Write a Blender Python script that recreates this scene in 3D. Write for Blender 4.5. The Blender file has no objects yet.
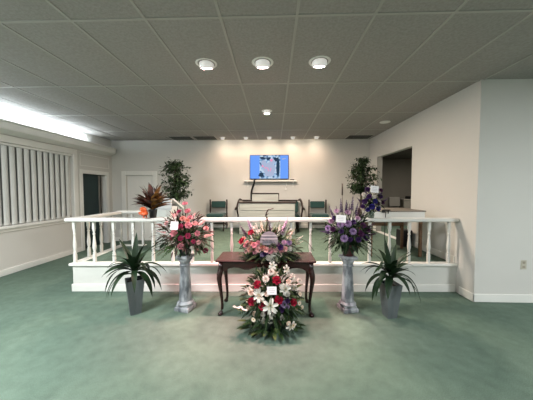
import bpy, math, random
from mathutils import Vector, Matrix, Quaternion
R = math.radians
PI = math.pi
rng = random.Random(7)
S = bpy.context.scene
COL = S.collection

# ------------------------------------------------------------------ materials
def new_mat(name):
    m = bpy.data.materials.new(name); m.use_nodes = True
    nt = m.node_tree; nt.nodes.clear()
    out = nt.nodes.new('ShaderNodeOutputMaterial')
    return m, nt, out

def mat(name, col, rough=0.6, col2=None, scale=6.0, detail=3.0, bump=0.0, bscale=None, spec=0.4, metal=0.0,
        trans=0.0, stretch=(1, 1, 1), lo=0.35, hi=0.65, sheen=0.0, emit=None, estr=0.0):
    m, nt, out = new_mat(name)
    b = nt.nodes.new('ShaderNodeBsdfPrincipled')
    nt.links.new(b.outputs[0], out.inputs[0])
    b.inputs['Roughness'].default_value = rough
    b.inputs['Specular IOR Level'].default_value = spec
    b.inputs['Metallic'].default_value = metal
    b.inputs['Transmission Weight'].default_value = trans
    b.inputs['Sheen Weight'].default_value = sheen
    if emit:
        b.inputs['Emission Color'].default_value = (*emit, 1); b.inputs['Emission Strength'].default_value = estr
    tc = nt.nodes.new('ShaderNodeTexCoord')
    mp = nt.nodes.new('ShaderNodeMapping'); mp.inputs['Scale'].default_value = stretch
    nt.links.new(tc.outputs['Object'], mp.inputs[0])
    n = nt.nodes.new('ShaderNodeTexNoise'); n.inputs['Scale'].default_value = scale; n.inputs['Detail'].default_value = detail
    nt.links.new(mp.outputs[0], n.inputs[0])
    r = nt.nodes.new('ShaderNodeValToRGB')
    c2 = col2 if col2 else tuple(c * 0.94 for c in col)
    r.color_ramp.elements[0].position = lo; r.color_ramp.elements[1].position = hi
    r.color_ramp.elements[0].color = (*c2, 1); r.color_ramp.elements[1].color = (*col, 1)
    nt.links.new(n.outputs[0], r.inputs[0]); nt.links.new(r.outputs[0], b.inputs['Base Color'])
    if bump:
        n2 = nt.nodes.new('ShaderNodeTexNoise'); n2.inputs['Scale'].default_value = bscale or scale * 8
        n2.inputs['Detail'].default_value = 4
        nt.links.new(mp.outputs[0], n2.inputs[0])
        bp = nt.nodes.new('ShaderNodeBump'); bp.inputs['Strength'].default_value = bump; bp.inputs['Distance'].default_value = 0.01
        nt.links.new(n2.outputs[0], bp.inputs['Height']); nt.links.new(bp.outputs[0], b.inputs['Normal'])
    return m

def emis(name, col, strength):
    m, nt, out = new_mat(name)
    e = nt.nodes.new('ShaderNodeEmission'); e.inputs[0].default_value = (*col, 1); e.inputs[1].default_value = strength
    nt.links.new(e.outputs[0], out.inputs[0]); return m

def carpet_mat():
    m, nt, out = new_mat('green carpet')
    b = nt.nodes.new('ShaderNodeBsdfPrincipled'); nt.links.new(b.outputs[0], out.inputs[0])
    b.inputs['Roughness'].default_value = 0.95; b.inputs['Specular IOR Level'].default_value = 0.1
    tc = nt.nodes.new('ShaderNodeTexCoord')
    def noise(sc, det, dist=0.0):
        n = nt.nodes.new('ShaderNodeTexNoise'); n.inputs['Scale'].default_value = sc; n.inputs['Detail'].default_value = det
        n.inputs['Distortion'].default_value = dist
        nt.links.new(tc.outputs['Object'], n.inputs[0]); return n
    big, mid, fine = noise(1.3, 5, .8), noise(11, 6), noise(160, 2)
    r1 = nt.nodes.new('ShaderNodeValToRGB')
    e = r1.color_ramp.elements
    e[0].position = .30; e[0].color = (.105, .152, .118, 1)
    e[1].position = .70; e[1].color = (.131, .182, .143, 1)
    nt.links.new(big.outputs[0], r1.inputs[0])
    mx = nt.nodes.new('ShaderNodeMix'); mx.data_type = 'RGBA'; mx.blend_type = 'OVERLAY'; mx.inputs[0].default_value = .28
    nt.links.new(r1.outputs[0], mx.inputs[6]); nt.links.new(mid.outputs[0], mx.inputs[7])
    mx2 = nt.nodes.new('ShaderNodeMix'); mx2.data_type = 'RGBA'; mx2.blend_type = 'OVERLAY'; mx2.inputs[0].default_value = .6
    nt.links.new(mx.outputs[2], mx2.inputs[6]); nt.links.new(fine.outputs[0], mx2.inputs[7])
    nt.links.new(mx2.outputs[2], b.inputs['Base Color'])
    bp = nt.nodes.new('ShaderNodeBump'); bp.inputs['Strength'].default_value = .5; bp.inputs['Distance'].default_value = .008
    nt.links.new(fine.outputs[0], bp.inputs['Height']); nt.links.new(bp.outputs[0], b.inputs['Normal'])
    return m

def glass_mat(name, col, rough=0.05):
    return mat(name, col, rough, trans=0.85, spec=0.5, scale=3)

M = dict(
    carpet=carpet_mat(),
    wall=mat('painted wall', (.61, .592, .558), .75, (.595, .578, .545), 1.5, bump=.06, bscale=90, spec=.25),
    trim=mat('white trim paint', (.78, .765, .725), .45, scale=2, spec=.4),
    rail=mat('railing paint', (.69, .675, .64), .45, scale=2, spec=.4),
    stage=mat('stage face paint', (.66, .65, .61), .6, (.62, .615, .58), 2, spec=.3),
    tile=mat('acoustic tile', (.375, .354, .335), .9, (.318, .30, .284), 45, 5, bump=.35, bscale=140, spec=.1),
    tbar=mat('ceiling grid paint', (.42, .395, .37), .5, scale=4, spec=.3),
    dgrey=mat('grille grey', (.10, .095, .085), .6, (.05, .05, .045), 8),
    white=mat('white plastic', (.80, .79, .76), .4, scale=3),
    teal=mat('dark teal paint', (.010, .030, .032), .5, (.008, .024, .026), 3),
    black=mat('black plastic', (.012, .012, .013), .4, scale=5),
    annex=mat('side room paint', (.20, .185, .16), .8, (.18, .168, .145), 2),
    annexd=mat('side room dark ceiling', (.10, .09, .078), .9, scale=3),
    slat=mat('blind vane vinyl', (.72, .74, .73), .55, (.69, .71, .70), 4, spec=.3),
    nglass=mat('night window glass', (.34, .345, .34), .5, scale=2, spec=.5),
    mahog=mat('mahogany', (.034, .006, .006), .25, (.015, .004, .0035), 5, 6, stretch=(1, 6, 6), spec=.6),
    wood=mat('brown wood', (.16, .085, .045), .45, (.10, .052, .028), 6, 5, stretch=(1, 1, 8)),
    dwood=mat('dark wood', (.030, .016, .012), .35, (.018, .010, .008), 8, 5, stretch=(1, 6, 1), spec=.5),
    green=mat('green upholstery', (.030, .075, .068), .85, (.022, .058, .053), 40, bump=.2, bscale=200, spec=.2, sheen=.2),
    console=mat('pale console panel', (.37, .375, .345), .5, (.29, .295, .272), 3, 5, stretch=(.6, 1, 9)),
    lect=mat('white lectern paint', (.66, .67, .645), .4, scale=2),
    stone=mat('grey marbled plaster', (.38, .39, .41), .55, (.115, .125, .14), 9, 8, bump=.2, bscale=25, stretch=(1.4, 1.4, .6), lo=.40, hi=.58),
    planter=mat('grey planter', (.118, .132, .136), .55, (.090, .103, .108), 7, 5, stretch=(3, 3, .6), bump=.1, bscale=30),
    soil=mat('soil', (.018, .012, .008), .95, scale=40, bump=.5),
    drac=mat('dracaena leaf', (.014, .036, .012), .5, (.007, .020, .008), 9, 3, spec=.3),
    leaf=mat('leaf green', (.030, .062, .016), .6, (.013, .030, .009), 12, 3, spec=.2),
    leafl=mat('pale leaf green', (.090, .120, .040), .6, (.045, .068, .024), 12, 3, spec=.2),
    fic=mat('ficus leaf', (.062, .110, .045), .5, (.032, .060, .026), 14, 3, spec=.35),
    leafd=mat('deep leaf green', (.013, .030, .012), .6, (.007, .016, .007), 12, 3, spec=.2),
    bronze=mat('bronze leaf', (.085, .040, .032), .5, (.038, .019, .016), 14, 3),
    crot=mat('croton leaf', (.10, .022, .012), .35, (.016, .011, .007), 16, 3, spec=.5),
    crot2=mat('croton leaf amber', (.30, .14, .03), .4, (.07, .03, .012), 16, 3, spec=.5),
    bark=mat('bark', (.09, .065, .045), .8, (.05, .036, .025), 14, 5, bump=.4, stretch=(1, 1, .3)),
    stem=mat('stem green', (.06, .10, .035), .5, scale=9),
    twig=mat('dark twig', (.050, .030, .022), .6, scale=12),
    burg=mat('burgundy foil', (.075, .010, .014), .3, (.035, .006, .008), 14, spec=.6),
    dpot=mat('dark vase', (.018, .020, .020), .3, scale=6),
    glass=glass_mat('vase glass', (.55, .62, .55)),
    orange=mat('orange ribbon', (.78, .13, .02), .4, (.60, .07, .012), 9, sheen=.2),
    card=mat('white card', (.82, .80, .82), .6, (.80, .78, .80), 3),
    ink=mat('card ink', (.45, .44, .47), .7, scale=5),
    plaq=mat('lavender grey stone', (.21, .195, .215), .6, (.165, .152, .168), 9, 4, bump=.15, bscale=40),
    plaqd=mat('plaque lettering', (.075, .07, .10), .6, scale=5),
    plaql=mat('plaque pale band', (.40, .365, .39), .6, (.34, .31, .33), 9),
    c_pink=mat('pink petals', (.68, .30, .35), .55, (.58, .22, .27), 3, sheen=.2),
    c_pale=mat('pale pink petals', (.82, .52, .50), .55, (.76, .42, .42), 3, sheen=.2),
    c_coral=mat('coral petals', (.72, .36, .30), .55, (.62, .27, .23), 3),
    c_hot=mat('crimson pink petals', (.46, .06, .15), .5, (.34, .035, .10), 3),
    c_red=mat('red petals', (.50, .022, .065), .5, (.34, .012, .040), 3, spec=.3),
    c_white=mat('white petals', (.74, .70, .65), .55, (.66, .62, .55), 3, sheen=.2),
    c_cream=mat('cream petals', (.80, .66, .56), .55, (.74, .58, .48), 3),
    c_lav=mat('lavender petals', (.42, .30, .50), .55, (.32, .21, .40), 3),
    c_mauve=mat('mauve petals', (.55, .36, .50), .55, (.44, .26, .40), 3),
    c_purp=mat('purple petals', (.085, .030, .15), .5, (.045, .015, .085), 3),
    c_plum=mat('plum petals', (.12, .030, .11), .5, (.065, .015, .06), 3),
    c_blue=mat('blue violet petals', (.045, .035, .27), .5, (.025, .018, .15), 3),
    yellow=mat('flower centre', (.55, .38, .06), .7, (.40, .25, .03), 30),
    tvblue=emis('screen blue side', (.13, .30, .80), .80),
    tvcas=mat('screen bezel', (.012, .012, .016), .3, scale=4),
)

def screen_mat():
    m, nt, out = new_mat('screen picture')
    e = nt.nodes.new('ShaderNodeEmission'); nt.links.new(e.outputs[0], out.inputs[0]); e.inputs[1].default_value = .62
    tc = nt.nodes.new('ShaderNodeTexCoord')
    n = nt.nodes.new('ShaderNodeTexNoise'); n.inputs['Scale'].default_value = 15; n.inputs['Detail'].default_value = 3
    nt.links.new(tc.outputs['Object'], n.inputs[0])
    r = nt.nodes.new('ShaderNodeValToRGB'); nt.links.new(n.outputs[0], r.inputs[0])
    el = r.color_ramp.elements
    el[0].position = .34; el[0].color = (.06, .10, .22, 1)
    el[1].position = .66; el[1].color = (.62, .78, .90, 1)
    k = el.new(.46); k.color = (.30, .52, .80, 1)
    k = el.new(.55); k.color = (.55, .70, .88, 1)
    nt.links.new(r.outputs[0], e.inputs[0]); return m
M['tvpic'] = screen_mat()
M['tvfig'] = emis('screen pale figure', (.50, .58, .80), .55)
M['tvpink'] = emis('screen pink marks', (.80, .30, .48), .7)
M['tvdark'] = emis('screen dark trunk', (.03, .06, .11), .6)

# ------------------------------------------------------------------ mesh builder
class MB:
    def __init__(s): s.v = []; s.f = []; s.m = []; s.sm = []
    def add(s, vs, fs, mi=0, smooth=False):
        o = len(s.v); s.v += [tuple(p) for p in vs]
        for f in fs:
            s.f.append([i + o for i in f]); s.m.append(mi); s.sm.append(smooth)
    def box(s, x0, x1, y0, y1, z0, z1, mi=0, mtx=None):
        vs = [Vector((x, y, z)) for z in (z0, z1) for y in (y0, y1) for x in (x0, x1)]
        if mtx: vs = [mtx @ p for p in vs]
        s.add(vs, [(0, 2, 3, 1), (4, 5, 7, 6), (0, 1, 5, 4), (2, 6, 7, 3), (0, 4, 6, 2), (1, 3, 7, 5)], mi)
    def bbox(s, x0, x1, y0, y1, z0, z1, b=.006, mi=0, mtx=None):          # box with chamfered edges
        b = min(b, (x1-x0)*.45, (y1-y0)*.45, (z1-z0)*.45)
        rings = [(z0, b), (z0+b, 0), (z1-b, 0), (z1, b)]
        vs = []
        for z, d in rings:
            a0, a1, c0, c1 = x0+d, x1-d, y0+d, y1-d
            e = b if d == 0 else b*.5
            vs += [Vector(p) for p in ((a0+e, c0, z), (a1-e, c0, z), (a1, c0+e, z), (a1, c1-e, z), (a1-e, c1, z), (a0+e, c1, z), (a0, c1-e, z), (a0, c0+e, z))]
        if mtx: vs = [mtx @ p for p in vs]
        fs = [tuple(range(7, -1, -1)), tuple(range(24, 32))]
        for k in range(3):
            for i in range(8):
                j = (i+1) % 8
                fs.append((k*8+i, k*8+j, k*8+8+j, k*8+8+i))
        s.add(vs, fs, mi)
    def lathe(s, prof, seg=20, c=(0, 0, 0), mtx=None, mi=0, cap=True, smooth=True, square=False):
        c = Vector(c); vs = []
        for r, z in prof:
            for k in range(seg):
                a = 2*PI*(k+.5)/seg
                rr = r
                if square: rr = r / max(abs(math.cos(a)), abs(math.sin(a)))
                p = Vector((rr*math.cos(a), rr*math.sin(a), z))
                vs.append((mtx @ p if mtx else p) + c)
        n = len(prof); fs = []
        for i in range(n-1):
            for k in range(seg):
                j = (k+1) % seg
                fs.append((i*seg+k, i*seg+j, (i+1)*seg+j, (i+1)*seg+k))
        s.add(vs, fs, mi, smooth)
        if cap:
            o = len(s.v) - len(vs)
            s.f.append([o+k for k in range(seg-1, -1, -1)]); s.m.append(mi); s.sm.append(False)
            s.f.append([o+(n-1)*seg+k for k in range(seg)]); s.m.append(mi); s.sm.append(False)
    def tube(s, pts, rad, seg=8, mi=0, smooth=True):
        pts = [Vector(p) for p in pts]
        if not isinstance(rad, (list, tuple)): rad = [rad]*len(pts)
        vs = []; up = Vector((.13, .21, .97)).normalized()
        for i, p in enumerate(pts):
            t = (pts[min(i+1, len(pts)-1)] - pts[max(i-1, 0)])
            t = t.normalized() if t.length > 1e-9 else Vector((0, 0, 1))
            a = t.cross(up)
            if a.length < .05: a = t.cross(Vector((1, 0, 0)))
            a.normalize(); b = t.cross(a)
            up = b if False else up
            for k in range(seg):
                g = 2*PI*k/seg
                vs.append(p + (a*math.cos(g) + b*math.sin(g))*rad[i])
        fs = []
        for i in range(len(pts)-1):
            for k in range(seg):
                j = (k+1) % seg
                fs.append((i*seg+k, i*seg+j, (i+1)*seg+j, (i+1)*seg+k))
        fs.append(tuple(range(seg-1, -1, -1))); fs.append(tuple((len(pts)-1)*seg+k for k in range(seg)))
        s.add(vs, fs, mi, smooth)
    def prism(s, outline, y0, y1, mi=0, mtx=None):                          # outline in (x, z), extruded along y
        n = len(outline)
        vs = [Vector((x, y0, z)) for x, z in outline] + [Vector((x, y1, z)) for x, z in outline]
        if mtx: vs = [mtx @ p for p in vs]
        fs = [tuple(range(n)), tuple(range(2*n-1, n-1, -1))]
        for i in range(n):
            j = (i+1) % n
            fs.append((i, i+n, j+n, j))
        s.add(vs, fs, mi)
    def leaf(s, base, d, length, width, droop=.6, n=4, mi=0, fold=.25, shape='leaf', twist=0.0):
        base = Vector(base); d = Vector(d).normalized()
        side = d.cross(Vector((0, 0, 1)))
        if side.length < .05: side = Vector((1, 0, 0))
        side.normalize()
        if twist: side = Quaternion(d, twist) @ side
        nrm = side.cross(d).normalized()
        vs = []; p = base.copy(); dd = d.copy()
        for i in range(n+1):
            t = i/n
            if shape == 'leaf': w = math.sin(PI*min(1, .06+.94*t)**.8)*.5*width
            elif shape == 'strap': w = (.45+.55*math.sin(PI*min(.75, t*1.2)))*(1 if t < .55 else max(0.02, 1-((t-.55)/.45)**1.6))*.5*width
            else: w = (t**.6)*(1-.25*t)*.62*width
            w = max(w, .0006)
            nn = side.cross(dd).normalized()
            vs += [p - side*w + nn*w*fold, p.copy(), p + side*w + nn*w*fold]
            dd = (dd + Vector((0, 0, -1))*droop/n).normalized()
            p = p + dd*(length/n)
        fs = []
        for i in range(n):
            fs += [(i*3, i*3+1, i*3+4, i*3+3), (i*3+1, i*3+2, i*3+5, i*3+4)]
        s.add(vs, fs, mi, True)
    def build(s, name, mats, parent=None, loc=(0, 0, 0), kind=None):
        me = bpy.data.meshes.new(name)
        me.from_pydata(s.v, [], s.f)
        for m in (mats if isinstance(mats, (list, tuple)) else [mats]):
            me.materials.append(M[m] if isinstance(m, str) else m)
        me.polygons.foreach_set('material_index', s.m)
        me.polygons.foreach_set('use_smooth', s.sm)
        me.update()
        return link(name, me, parent, loc, kind)

def link(name, me, parent=None, loc=(0, 0, 0), kind=None):
    o = bpy.data.objects.new(name, me); COL.objects.link(o); o.location = loc
    if parent: o.parent = parent
    if kind: o['kind'] = kind
    return o
def tag(o, label, cat, group=None):
    o['label'] = label; o['category'] = cat
    if group: o['group'] = group
    return o
def thing(name, label, cat, loc=(0, 0, 0), rz=0.0, group=None):
    o = bpy.data.objects.new(name, None); COL.objects.link(o)
    o.location = loc; o.rotation_euler = (0, 0, rz); o.empty_display_size = .1
    return tag(o, label, cat, group)
def dup(root, loc, label, rz=0.0, group=None):
    r = root.copy(); COL.objects.link(r); r.location = loc; r.rotation_euler = (0, 0, rz); r['label'] = label
    if group: r['group'] = group
    for ch in list(root.children):
        c = ch.copy(); COL.objects.link(c); c.parent = r
        for g in list(ch.children):
            d = g.copy(); COL.objects.link(d); d.parent = c
    return r
def structure(o): o['kind'] = 'structure'; return o

# ------------------------------------------------------------------ main dimensions (metres)
XL, XR, YB, YC, ZC = -4.55, 2.585, 6.68, 3.16, 2.823        # left wall, right wall, back wall, corner wall face, ceiling
XE, YR = 6.2, -4.6                                          # room end to the right and behind the viewer
SY, SX, SZ = 3.40, -2.865, 0.40                              # stage front, stage left end, stage top
NX, NY = -2.42, 4.58                                        # cut-out of the stage at its back left corner

# floor
b = MB(); b.box(XL-.15, XE+.15, YR-.15, YB+.15, -.12, 0); b.build('floor', 'carpet', kind='structure')

# ceiling: sagging acoustic tiles
def edges(lo, hi, o, st):
    k = math.ceil((lo-o)/st - 1e-6); out = [lo]
    x = o+k*st
    while x < hi-1e-6:
        if x > lo+.02: out.append(x)
        x += st
    out.append(hi); return out
gx, gy = edges(XL, XE, .18, .61), edges(YR, YB, 1.975, 1.22)
b = MB()
for i in range(len(gx)-1):
    for j in range(len(gy)-1):
        x0, x1, y0, y1 = gx[i], gx[i+1], gy[j], gy[j+1]
        if x0 > XR+.2 and y0 > YC+.2: continue
        nx, ny = 5, 8
        sag = rng.uniform(.006, .013)
        vs = []
        for q in range(ny+1):
            for p in range(nx+1):
                u, v = p/nx, q/ny
                vs.append((x0+(x1-x0)*u, y0+(y1-y0)*v, ZC - sag*(1-(2*u-1)**2)*(1-(2*v-1)**4)))
        fs = [(q*(nx+1)+p, (q+1)*(nx+1)+p, (q+1)*(nx+1)+p+1, q*(nx+1)+p+1) for q in range(ny) for p in range(nx)]
        b.add(vs, fs, 0, True)
b.box(XL-.15, XE+.15, YR-.15, YB+.15, ZC+.03, ZC+.12)
b.build('ceiling', 'tile', kind='structure')
b = MB()
for x in gx[1:-1]:
    y1 = YB if x < XR else YC
    b.box(x-.011, x+.011, YR, y1, ZC-.006, ZC+.004)
for y in gy[1:-1]:
    x1 = XE if y < YC else XR
    b.box(XL, x1, y-.011, y+.011, ZC-.0065, ZC+.004)
b.build('ceiling_grid', 'tbar', kind='structure')

# walls
WY0, WY1, WZ0, WZ1 = 1.55, 5.36, .83, 2.25                  # window hole
DY0, DY1, DZ = 5.62, 6.44, 1.84                             # left doorway
b = MB(); t = XL-.14
b.box(t, XL, YR, WY0, 0, ZC); b.box(t, XL, WY0, WY1, 0, WZ0); b.box(t, XL, WY0, WY1, WZ1, ZC)
b.box(t, XL, WY1, DY0, 0, ZC); b.box(t, XL, DY0, DY1, DZ, ZC); b.box(t, XL, DY1, YB, 0, ZC)
b.build('wall_left', 'wall', kind='structure')
BX0, BX1 = -4.15, -3.38
b = MB()
b.box(XL-.14, BX0, YB, YB+.14, 0, ZC); b.box(BX0, BX1, YB, YB+.14, 1.855, ZC); b.box(BX1, XR+.12, YB, YB+.14, 0, ZC)
b.build('wall_back', 'wall', kind='structure')
OY0, OY1, OZ = 4.65, 6.18, 2.27
b = MB()
b.box(XR, XR+.12, YC, OY0, 0, ZC); b.box(XR, XR+.12, OY0, OY1, OZ, ZC); b.box(XR, XR+.12, OY0, OY1, 0, SZ); b.box(XR, XR+.12, OY1, YB, 0, ZC)
b.build('wall_right', 'wall', kind='structure')
b = MB(); b.box(XR+.12, XE, YC, YC+.12, 0, ZC); b.build('wall_corner', 'wall', kind='structure')
b = MB(); b.box(XE, XE+.14, YR, YC+.12, 0, ZC); b.build('wall_far_right', 'wall', kind='structure')
b = MB(); b.box(XL-.14, XE+.14, YR-.14, YR, 0, ZC); b.build('wall_rear', 'wall', kind='structure')

# side room beyond the opening
AX0, AX1, AY0, AY1, AZ = XR+.12, 5.4, YC+.12, 8.1, 2.46
b = MB()
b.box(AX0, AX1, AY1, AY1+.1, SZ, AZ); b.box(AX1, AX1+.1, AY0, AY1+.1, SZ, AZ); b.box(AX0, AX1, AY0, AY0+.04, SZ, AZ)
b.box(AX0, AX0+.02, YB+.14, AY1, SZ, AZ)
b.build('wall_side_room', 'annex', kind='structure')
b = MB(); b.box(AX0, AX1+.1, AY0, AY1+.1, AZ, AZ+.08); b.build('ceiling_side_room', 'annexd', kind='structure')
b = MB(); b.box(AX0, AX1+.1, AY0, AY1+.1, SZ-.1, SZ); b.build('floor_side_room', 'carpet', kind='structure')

# baseboards
def base(name, segs, h=.105):
    b = MB()
    for (x0, x1, y0, y1) in segs:
        b.bbox(x0, x1, y0, y1, 0, h, .004)
    return b.build(name, 'trim', kind='structure')
base('baseboard_left', [(XL, XL+.015, YR, DY0-.09)])
base('baseboard_back', [(XL, BX0-.12, YB-.015, YB), (BX1+.12, NX, YB-.015, YB)])
base('baseboard_right', [(XR-.015, XR, YC-.015, SY)])
base('baseboard_corner', [(XR-.015, XE, YC-.015, YC)])
b = MB()
b.bbox(XR-.015, XR, SY+.1, OY0, SZ, SZ+.10, .004); b.bbox(XR-.015, XR, OY1, YB, SZ, SZ+.10, .004); b.bbox(NX, XR-.015, YB-.015, YB, SZ, SZ+.10, .004)
b.build('baseboard_stage', 'trim', kind='structure')

# light cove / cornice on the left wall
b = MB()
cx = XL+.17
b.prism([(XL, 2.385), (XL+.03, 2.385), (XL+.05, 2.40), (cx-.02, 2.435), (cx-.005, 2.445), (cx, 2.46), (cx, 2.555), (cx+.018, 2.565), (cx+.018, 2.59), (cx-.012, 2.59), (cx-.012, 2.47), (XL, 2.45)], YR, 6.62)
b.build('trim_1', 'trim', kind='structure')
TUBE = emis('fluorescent tube', (.80, .92, 1.0), 38.0)
y = -4.05; n = 0; tubes = []
first = None
while y < 5.55:
    y1 = min(y+1.20, 5.72)
    if first is None:
        first = thing('fluorescent_strip', '', 'light', (XL+.085, y, 2.545))
        q = MB(); q.bbox(-.035, .035, 0, 1.19, -.09, .02, .004); q.build('batten', 'white', first)
        q = MB(); q.tube([(0, .03, .047), (0, .6, .047), (0, 1.16, .047)], .017, 10); q.build('tube', TUBE, first)
        o = first
    else:
        o = dup(first, (XL+.085, y, 2.545), '')
    tubes.append(o); y += 1.235
for i, o in enumerate(tubes):
    o['label'] = 'white fluorescent strip lying in the light cove above the vertical blinds'; o['group'] = 'fluorescent strips in the cove'

# window with casing
w = MB()
w.box(XL-.10, XL-.085, WY0, WY1, WZ0, WZ1)
wo = w.build('window_1', 'nglass', kind='structure')
w = MB()
w.bbox(XL, XL+.025, WY1, WY1+.11, WZ0-.10, WZ1+.12, .005); w.bbox(XL, XL+.025, WY0-.11, WY1, WZ1, WZ1+.12, .005)
w.bbox(XL, XL+.025, WY0-.11, WY0, WZ0-.1, WZ1, .005)
w.bbox(XL, XL+.055, WY0-.11, WY1+.11, WZ0-.045, WZ0, .006); w.bbox(XL, XL+.02, WY0-.11, WY1, WZ0-.10, WZ0-.045, .004)
for zz in (WZ0, WZ1-.04): w.box(XL-.12, XL-.07, WY0, WY1, zz, zz+.04)
for yy in (WY0, 3.42, WY1-.04): w.box(XL-.12, XL-.07, yy, yy+.04, WZ0, WZ1)
w.build('window_frame', 'trim', wo)
bl = thing('vertical_blind', 'white vertical blind with tilted vanes in the long window', 'window blind', (XL-.03, WY0, WZ0))
q = MB(); q.bbox(-.03, .022, .01, WY1-WY0-.01, WZ1-WZ0-.045, WZ1-WZ0-.003, .004); q.build('head_rail', 'white', bl)
q = MB(); nv = 7
prof = [((i/nv-.5)*.116, .010*(1-(2*i/nv-1)**2)) for i in range(nv+1)]
a = R(10)
vs = []
for z in (.018, WZ1-WZ0-.05):
    for (px, pz) in prof: vs.append((-px*math.sin(a) + pz*math.cos(a), px*math.cos(a) + pz*math.sin(a), z))
q.add(vs, [(i, i+1, nv+2+i, nv+1+i) for i in range(nv)], 0, True)
q.add([(vv[0]-.0015, vv[1]+.0012, vv[2]) for vv in vs], [(i+1, i, nv+1+i, nv+2+i) for i in range(nv)], 0, True)
y = .07; vane = None
while y < WY1-WY0-.05:
    if vane is None: vane = q.build('vane', 'slat', bl, (0, y, 0))
    else: link('vane', vane.data, bl, (0, y, 0))
    y += .125

# left doorway: dark teal door ajar
b = MB(); b.bbox(XL-.10, XL-.06, DY0+.01, 6.22, .01, DZ-.015, .003)
d1 = b.build('door_1', 'teal', kind='structure')
b = MB(); b.bbox(XL-.102, XL-.045, 6.222, 6.27, .01, DZ-.015, .003); b.build('door_edge', 'annex', d1)
b = MB(); b.box(XL-.80, XL-.14, 6.0, DY1+.02, 0, DZ+.02); 
b = MB()
b.box(XL-1.0, XL-.9, DY0-.3, DY1+.3, 0, DZ+.1); b.box(XL-.9, XL-.14, DY1+.02, DY1+.12, 0, DZ+.1); b.box(XL-.9, XL-.14, DY0-.12, DY0-.02, 0, DZ+.1); b.box(XL-1., XL-.14, DY0-.3, DY1+.3, DZ+.1, DZ+.2)
b.build('wall_closet', 'black', kind='structure')
b = MB()
b.bbox(XL, XL+.022, DY0-.085, DY0, 0, DZ+.09, .004); b.bbox(XL, XL+.022, DY1, DY1+.085, 0, DZ+.09, .004); b.bbox(XL, XL+.022, DY0, DY1, DZ, DZ+.09, .004)
b.box(XL-.14, XL, DY1-.012, DY1, 0, DZ); b.box(XL-.14, XL, DY0, DY0+.012, 0, DZ)
b.build('door_frame', 'trim', d1)
b = MB()                                                    # framed wall panel over the doorway
for (y0, y1, z0, z1) in ((5.56, 6.56, 2.29, 2.305), (5.56, 6.56, 2.02, 2.035), (5.56, 5.575, 2.035, 2.29), (6.545, 6.56, 2.035, 2.29)):
    b.box(XL, XL+.010, y0, y1, z0, z1)
b.build('trim_2', 'trim', kind='structure')

# back door
b = MB()
b.bbox(BX0+.004, BX1-.004, YB+.05, YB+.09, .01, 1.85, .004)
W = BX1-BX0
for (z0, z1) in ((.18, .72), (.84, 1.38), (1.48, 1.74)):
    for k in (0, 1):
        x0 = BX0+.10+k*(W/2-.03); x1 = x0+W/2-.17
        b.bbox(x0, x1, YB+.040, YB+.052, z0, z1, .008)
d2 = b.build('door_2', 'trim', kind='structure')
b = MB()
b.bbox(BX0-.12, BX0, YB-.022, YB, 0, 1.97, .005); b.bbox(BX1, BX1+.12, YB-.022, YB, 0, 1.97, .005); b.bbox(BX0, BX1, YB-.022, YB, 1.855, 1.97, .005)
b.build('door_frame', 'trim', d2)
b = MB()
b.lathe([(.026, 0), (.026, .006), (.010, .01), (.010, .035), (.026, .045), (.028, .058), (.018, .07)], 14, (BX1-.07, YB+.05, .92), Matrix.Rotation(R(90), 4, 'X'))
b.build('door_knob', mat('brass', (.45, .33, .14), .3, metal=1.0), d2)

# casing of the side opening
b = MB()
b.box(XR-.004, XR+.124, OY1-.006, OY1+.002, SZ, OZ)
b.build('trim_3', mat('grey jamb', (.30, .29, .265), .7), kind='structure')

# ------------------------------------------------------------------ stage
poly = [(SX, SY), (XR+.11, SY), (XR+.11, YB+.1), (NX, YB+.1), (NX, NY), (SX, NY)]
b = MB()
n = len(poly)
vs = [(x, y, 0) for x, y in poly] + [(x, y, SZ-.005) for x, y in poly]
b.add(vs, [tuple(range(n, 2*n))], 1)
b.add(vs, [(i, (i+1) % n, (i+1) % n+n, i+n) for i in range(n)], 0)
SKEW = .028
b.build('platform', ['stage', 'carpet'], kind='structure').rotation_euler.z = SKEW
bpy.data.objects['platform'].location.x = SKEW*SY
b = MB()
b.bbox(SX-.035, XR-.001, SY-.035, SY+.085, SZ-.03, SZ+.008, .006); b.bbox(SX-.035, SX+.085, SY+.085, NY+.02, SZ-.03, SZ+.008, .006); b.bbox(SX+.085, NX+.02, NY-.085, NY+.02, SZ-.03, SZ+.008, .006)
b.bbox(SX-.016, XR-.012, SY-.016, SY, 0, .105, .004); b.bbox(SX-.016, SX, SY, NY, 0, .105, .004)
b = b.build('trim_4', 'trim', kind='structure'); b.rotation_euler.z = SKEW; b.location.x = SKEW*SY

RZ0, RZ1 = .998, 1.05
bal = thing('balustrade', 'white wooden balustrade with turned spindles along the raised stage edge', 'railing', (SX, SY+SKEW*SX, SZ), SKEW)
def rail_piece(nm, x0, x1, y0, y1, z0, z1, bev=.012):
    q = MB(); q.bbox(x0-SX, x1-SX, y0-SY, y1-SY, z0-SZ, z1-SZ, bev); return q.build(nm, 'rail', bal)
rail_piece('handrail', SX-.075, XR-.004, SY-.045, SY+.075, RZ0, RZ1)
rail_piece('handrail', SX-.03, SX+.08, SY+.076, NY-.12, RZ0, RZ1)
rail_piece('handrail', SX-.03, NX+.04, NY-.119, NY-.01, RZ0+.01, RZ1+.01)
q = MB()
H = RZ0-SZ-.009
q.lathe([(.024, 0), (.024, .125*1), (.020, .132)], 4, mi=0, smooth=False)
tp = [(.015, .132), (.022, .140), (.022, .148), (.014, .156), (.017, .175), (.0235, .215), (.0245, .245), (.021, .285), (.0165, .34), (.0135, .385), (.0125, .40), (.019, .408), (.019, .416), (.0125, .424), (.0145, .445), (.020, .468), (.020, .478)]
q.lathe(tp, 14)
q.lathe([(.018, .476), (.024, .484), (.024, H)], 4, smooth=False)
bm_ = None
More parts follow.
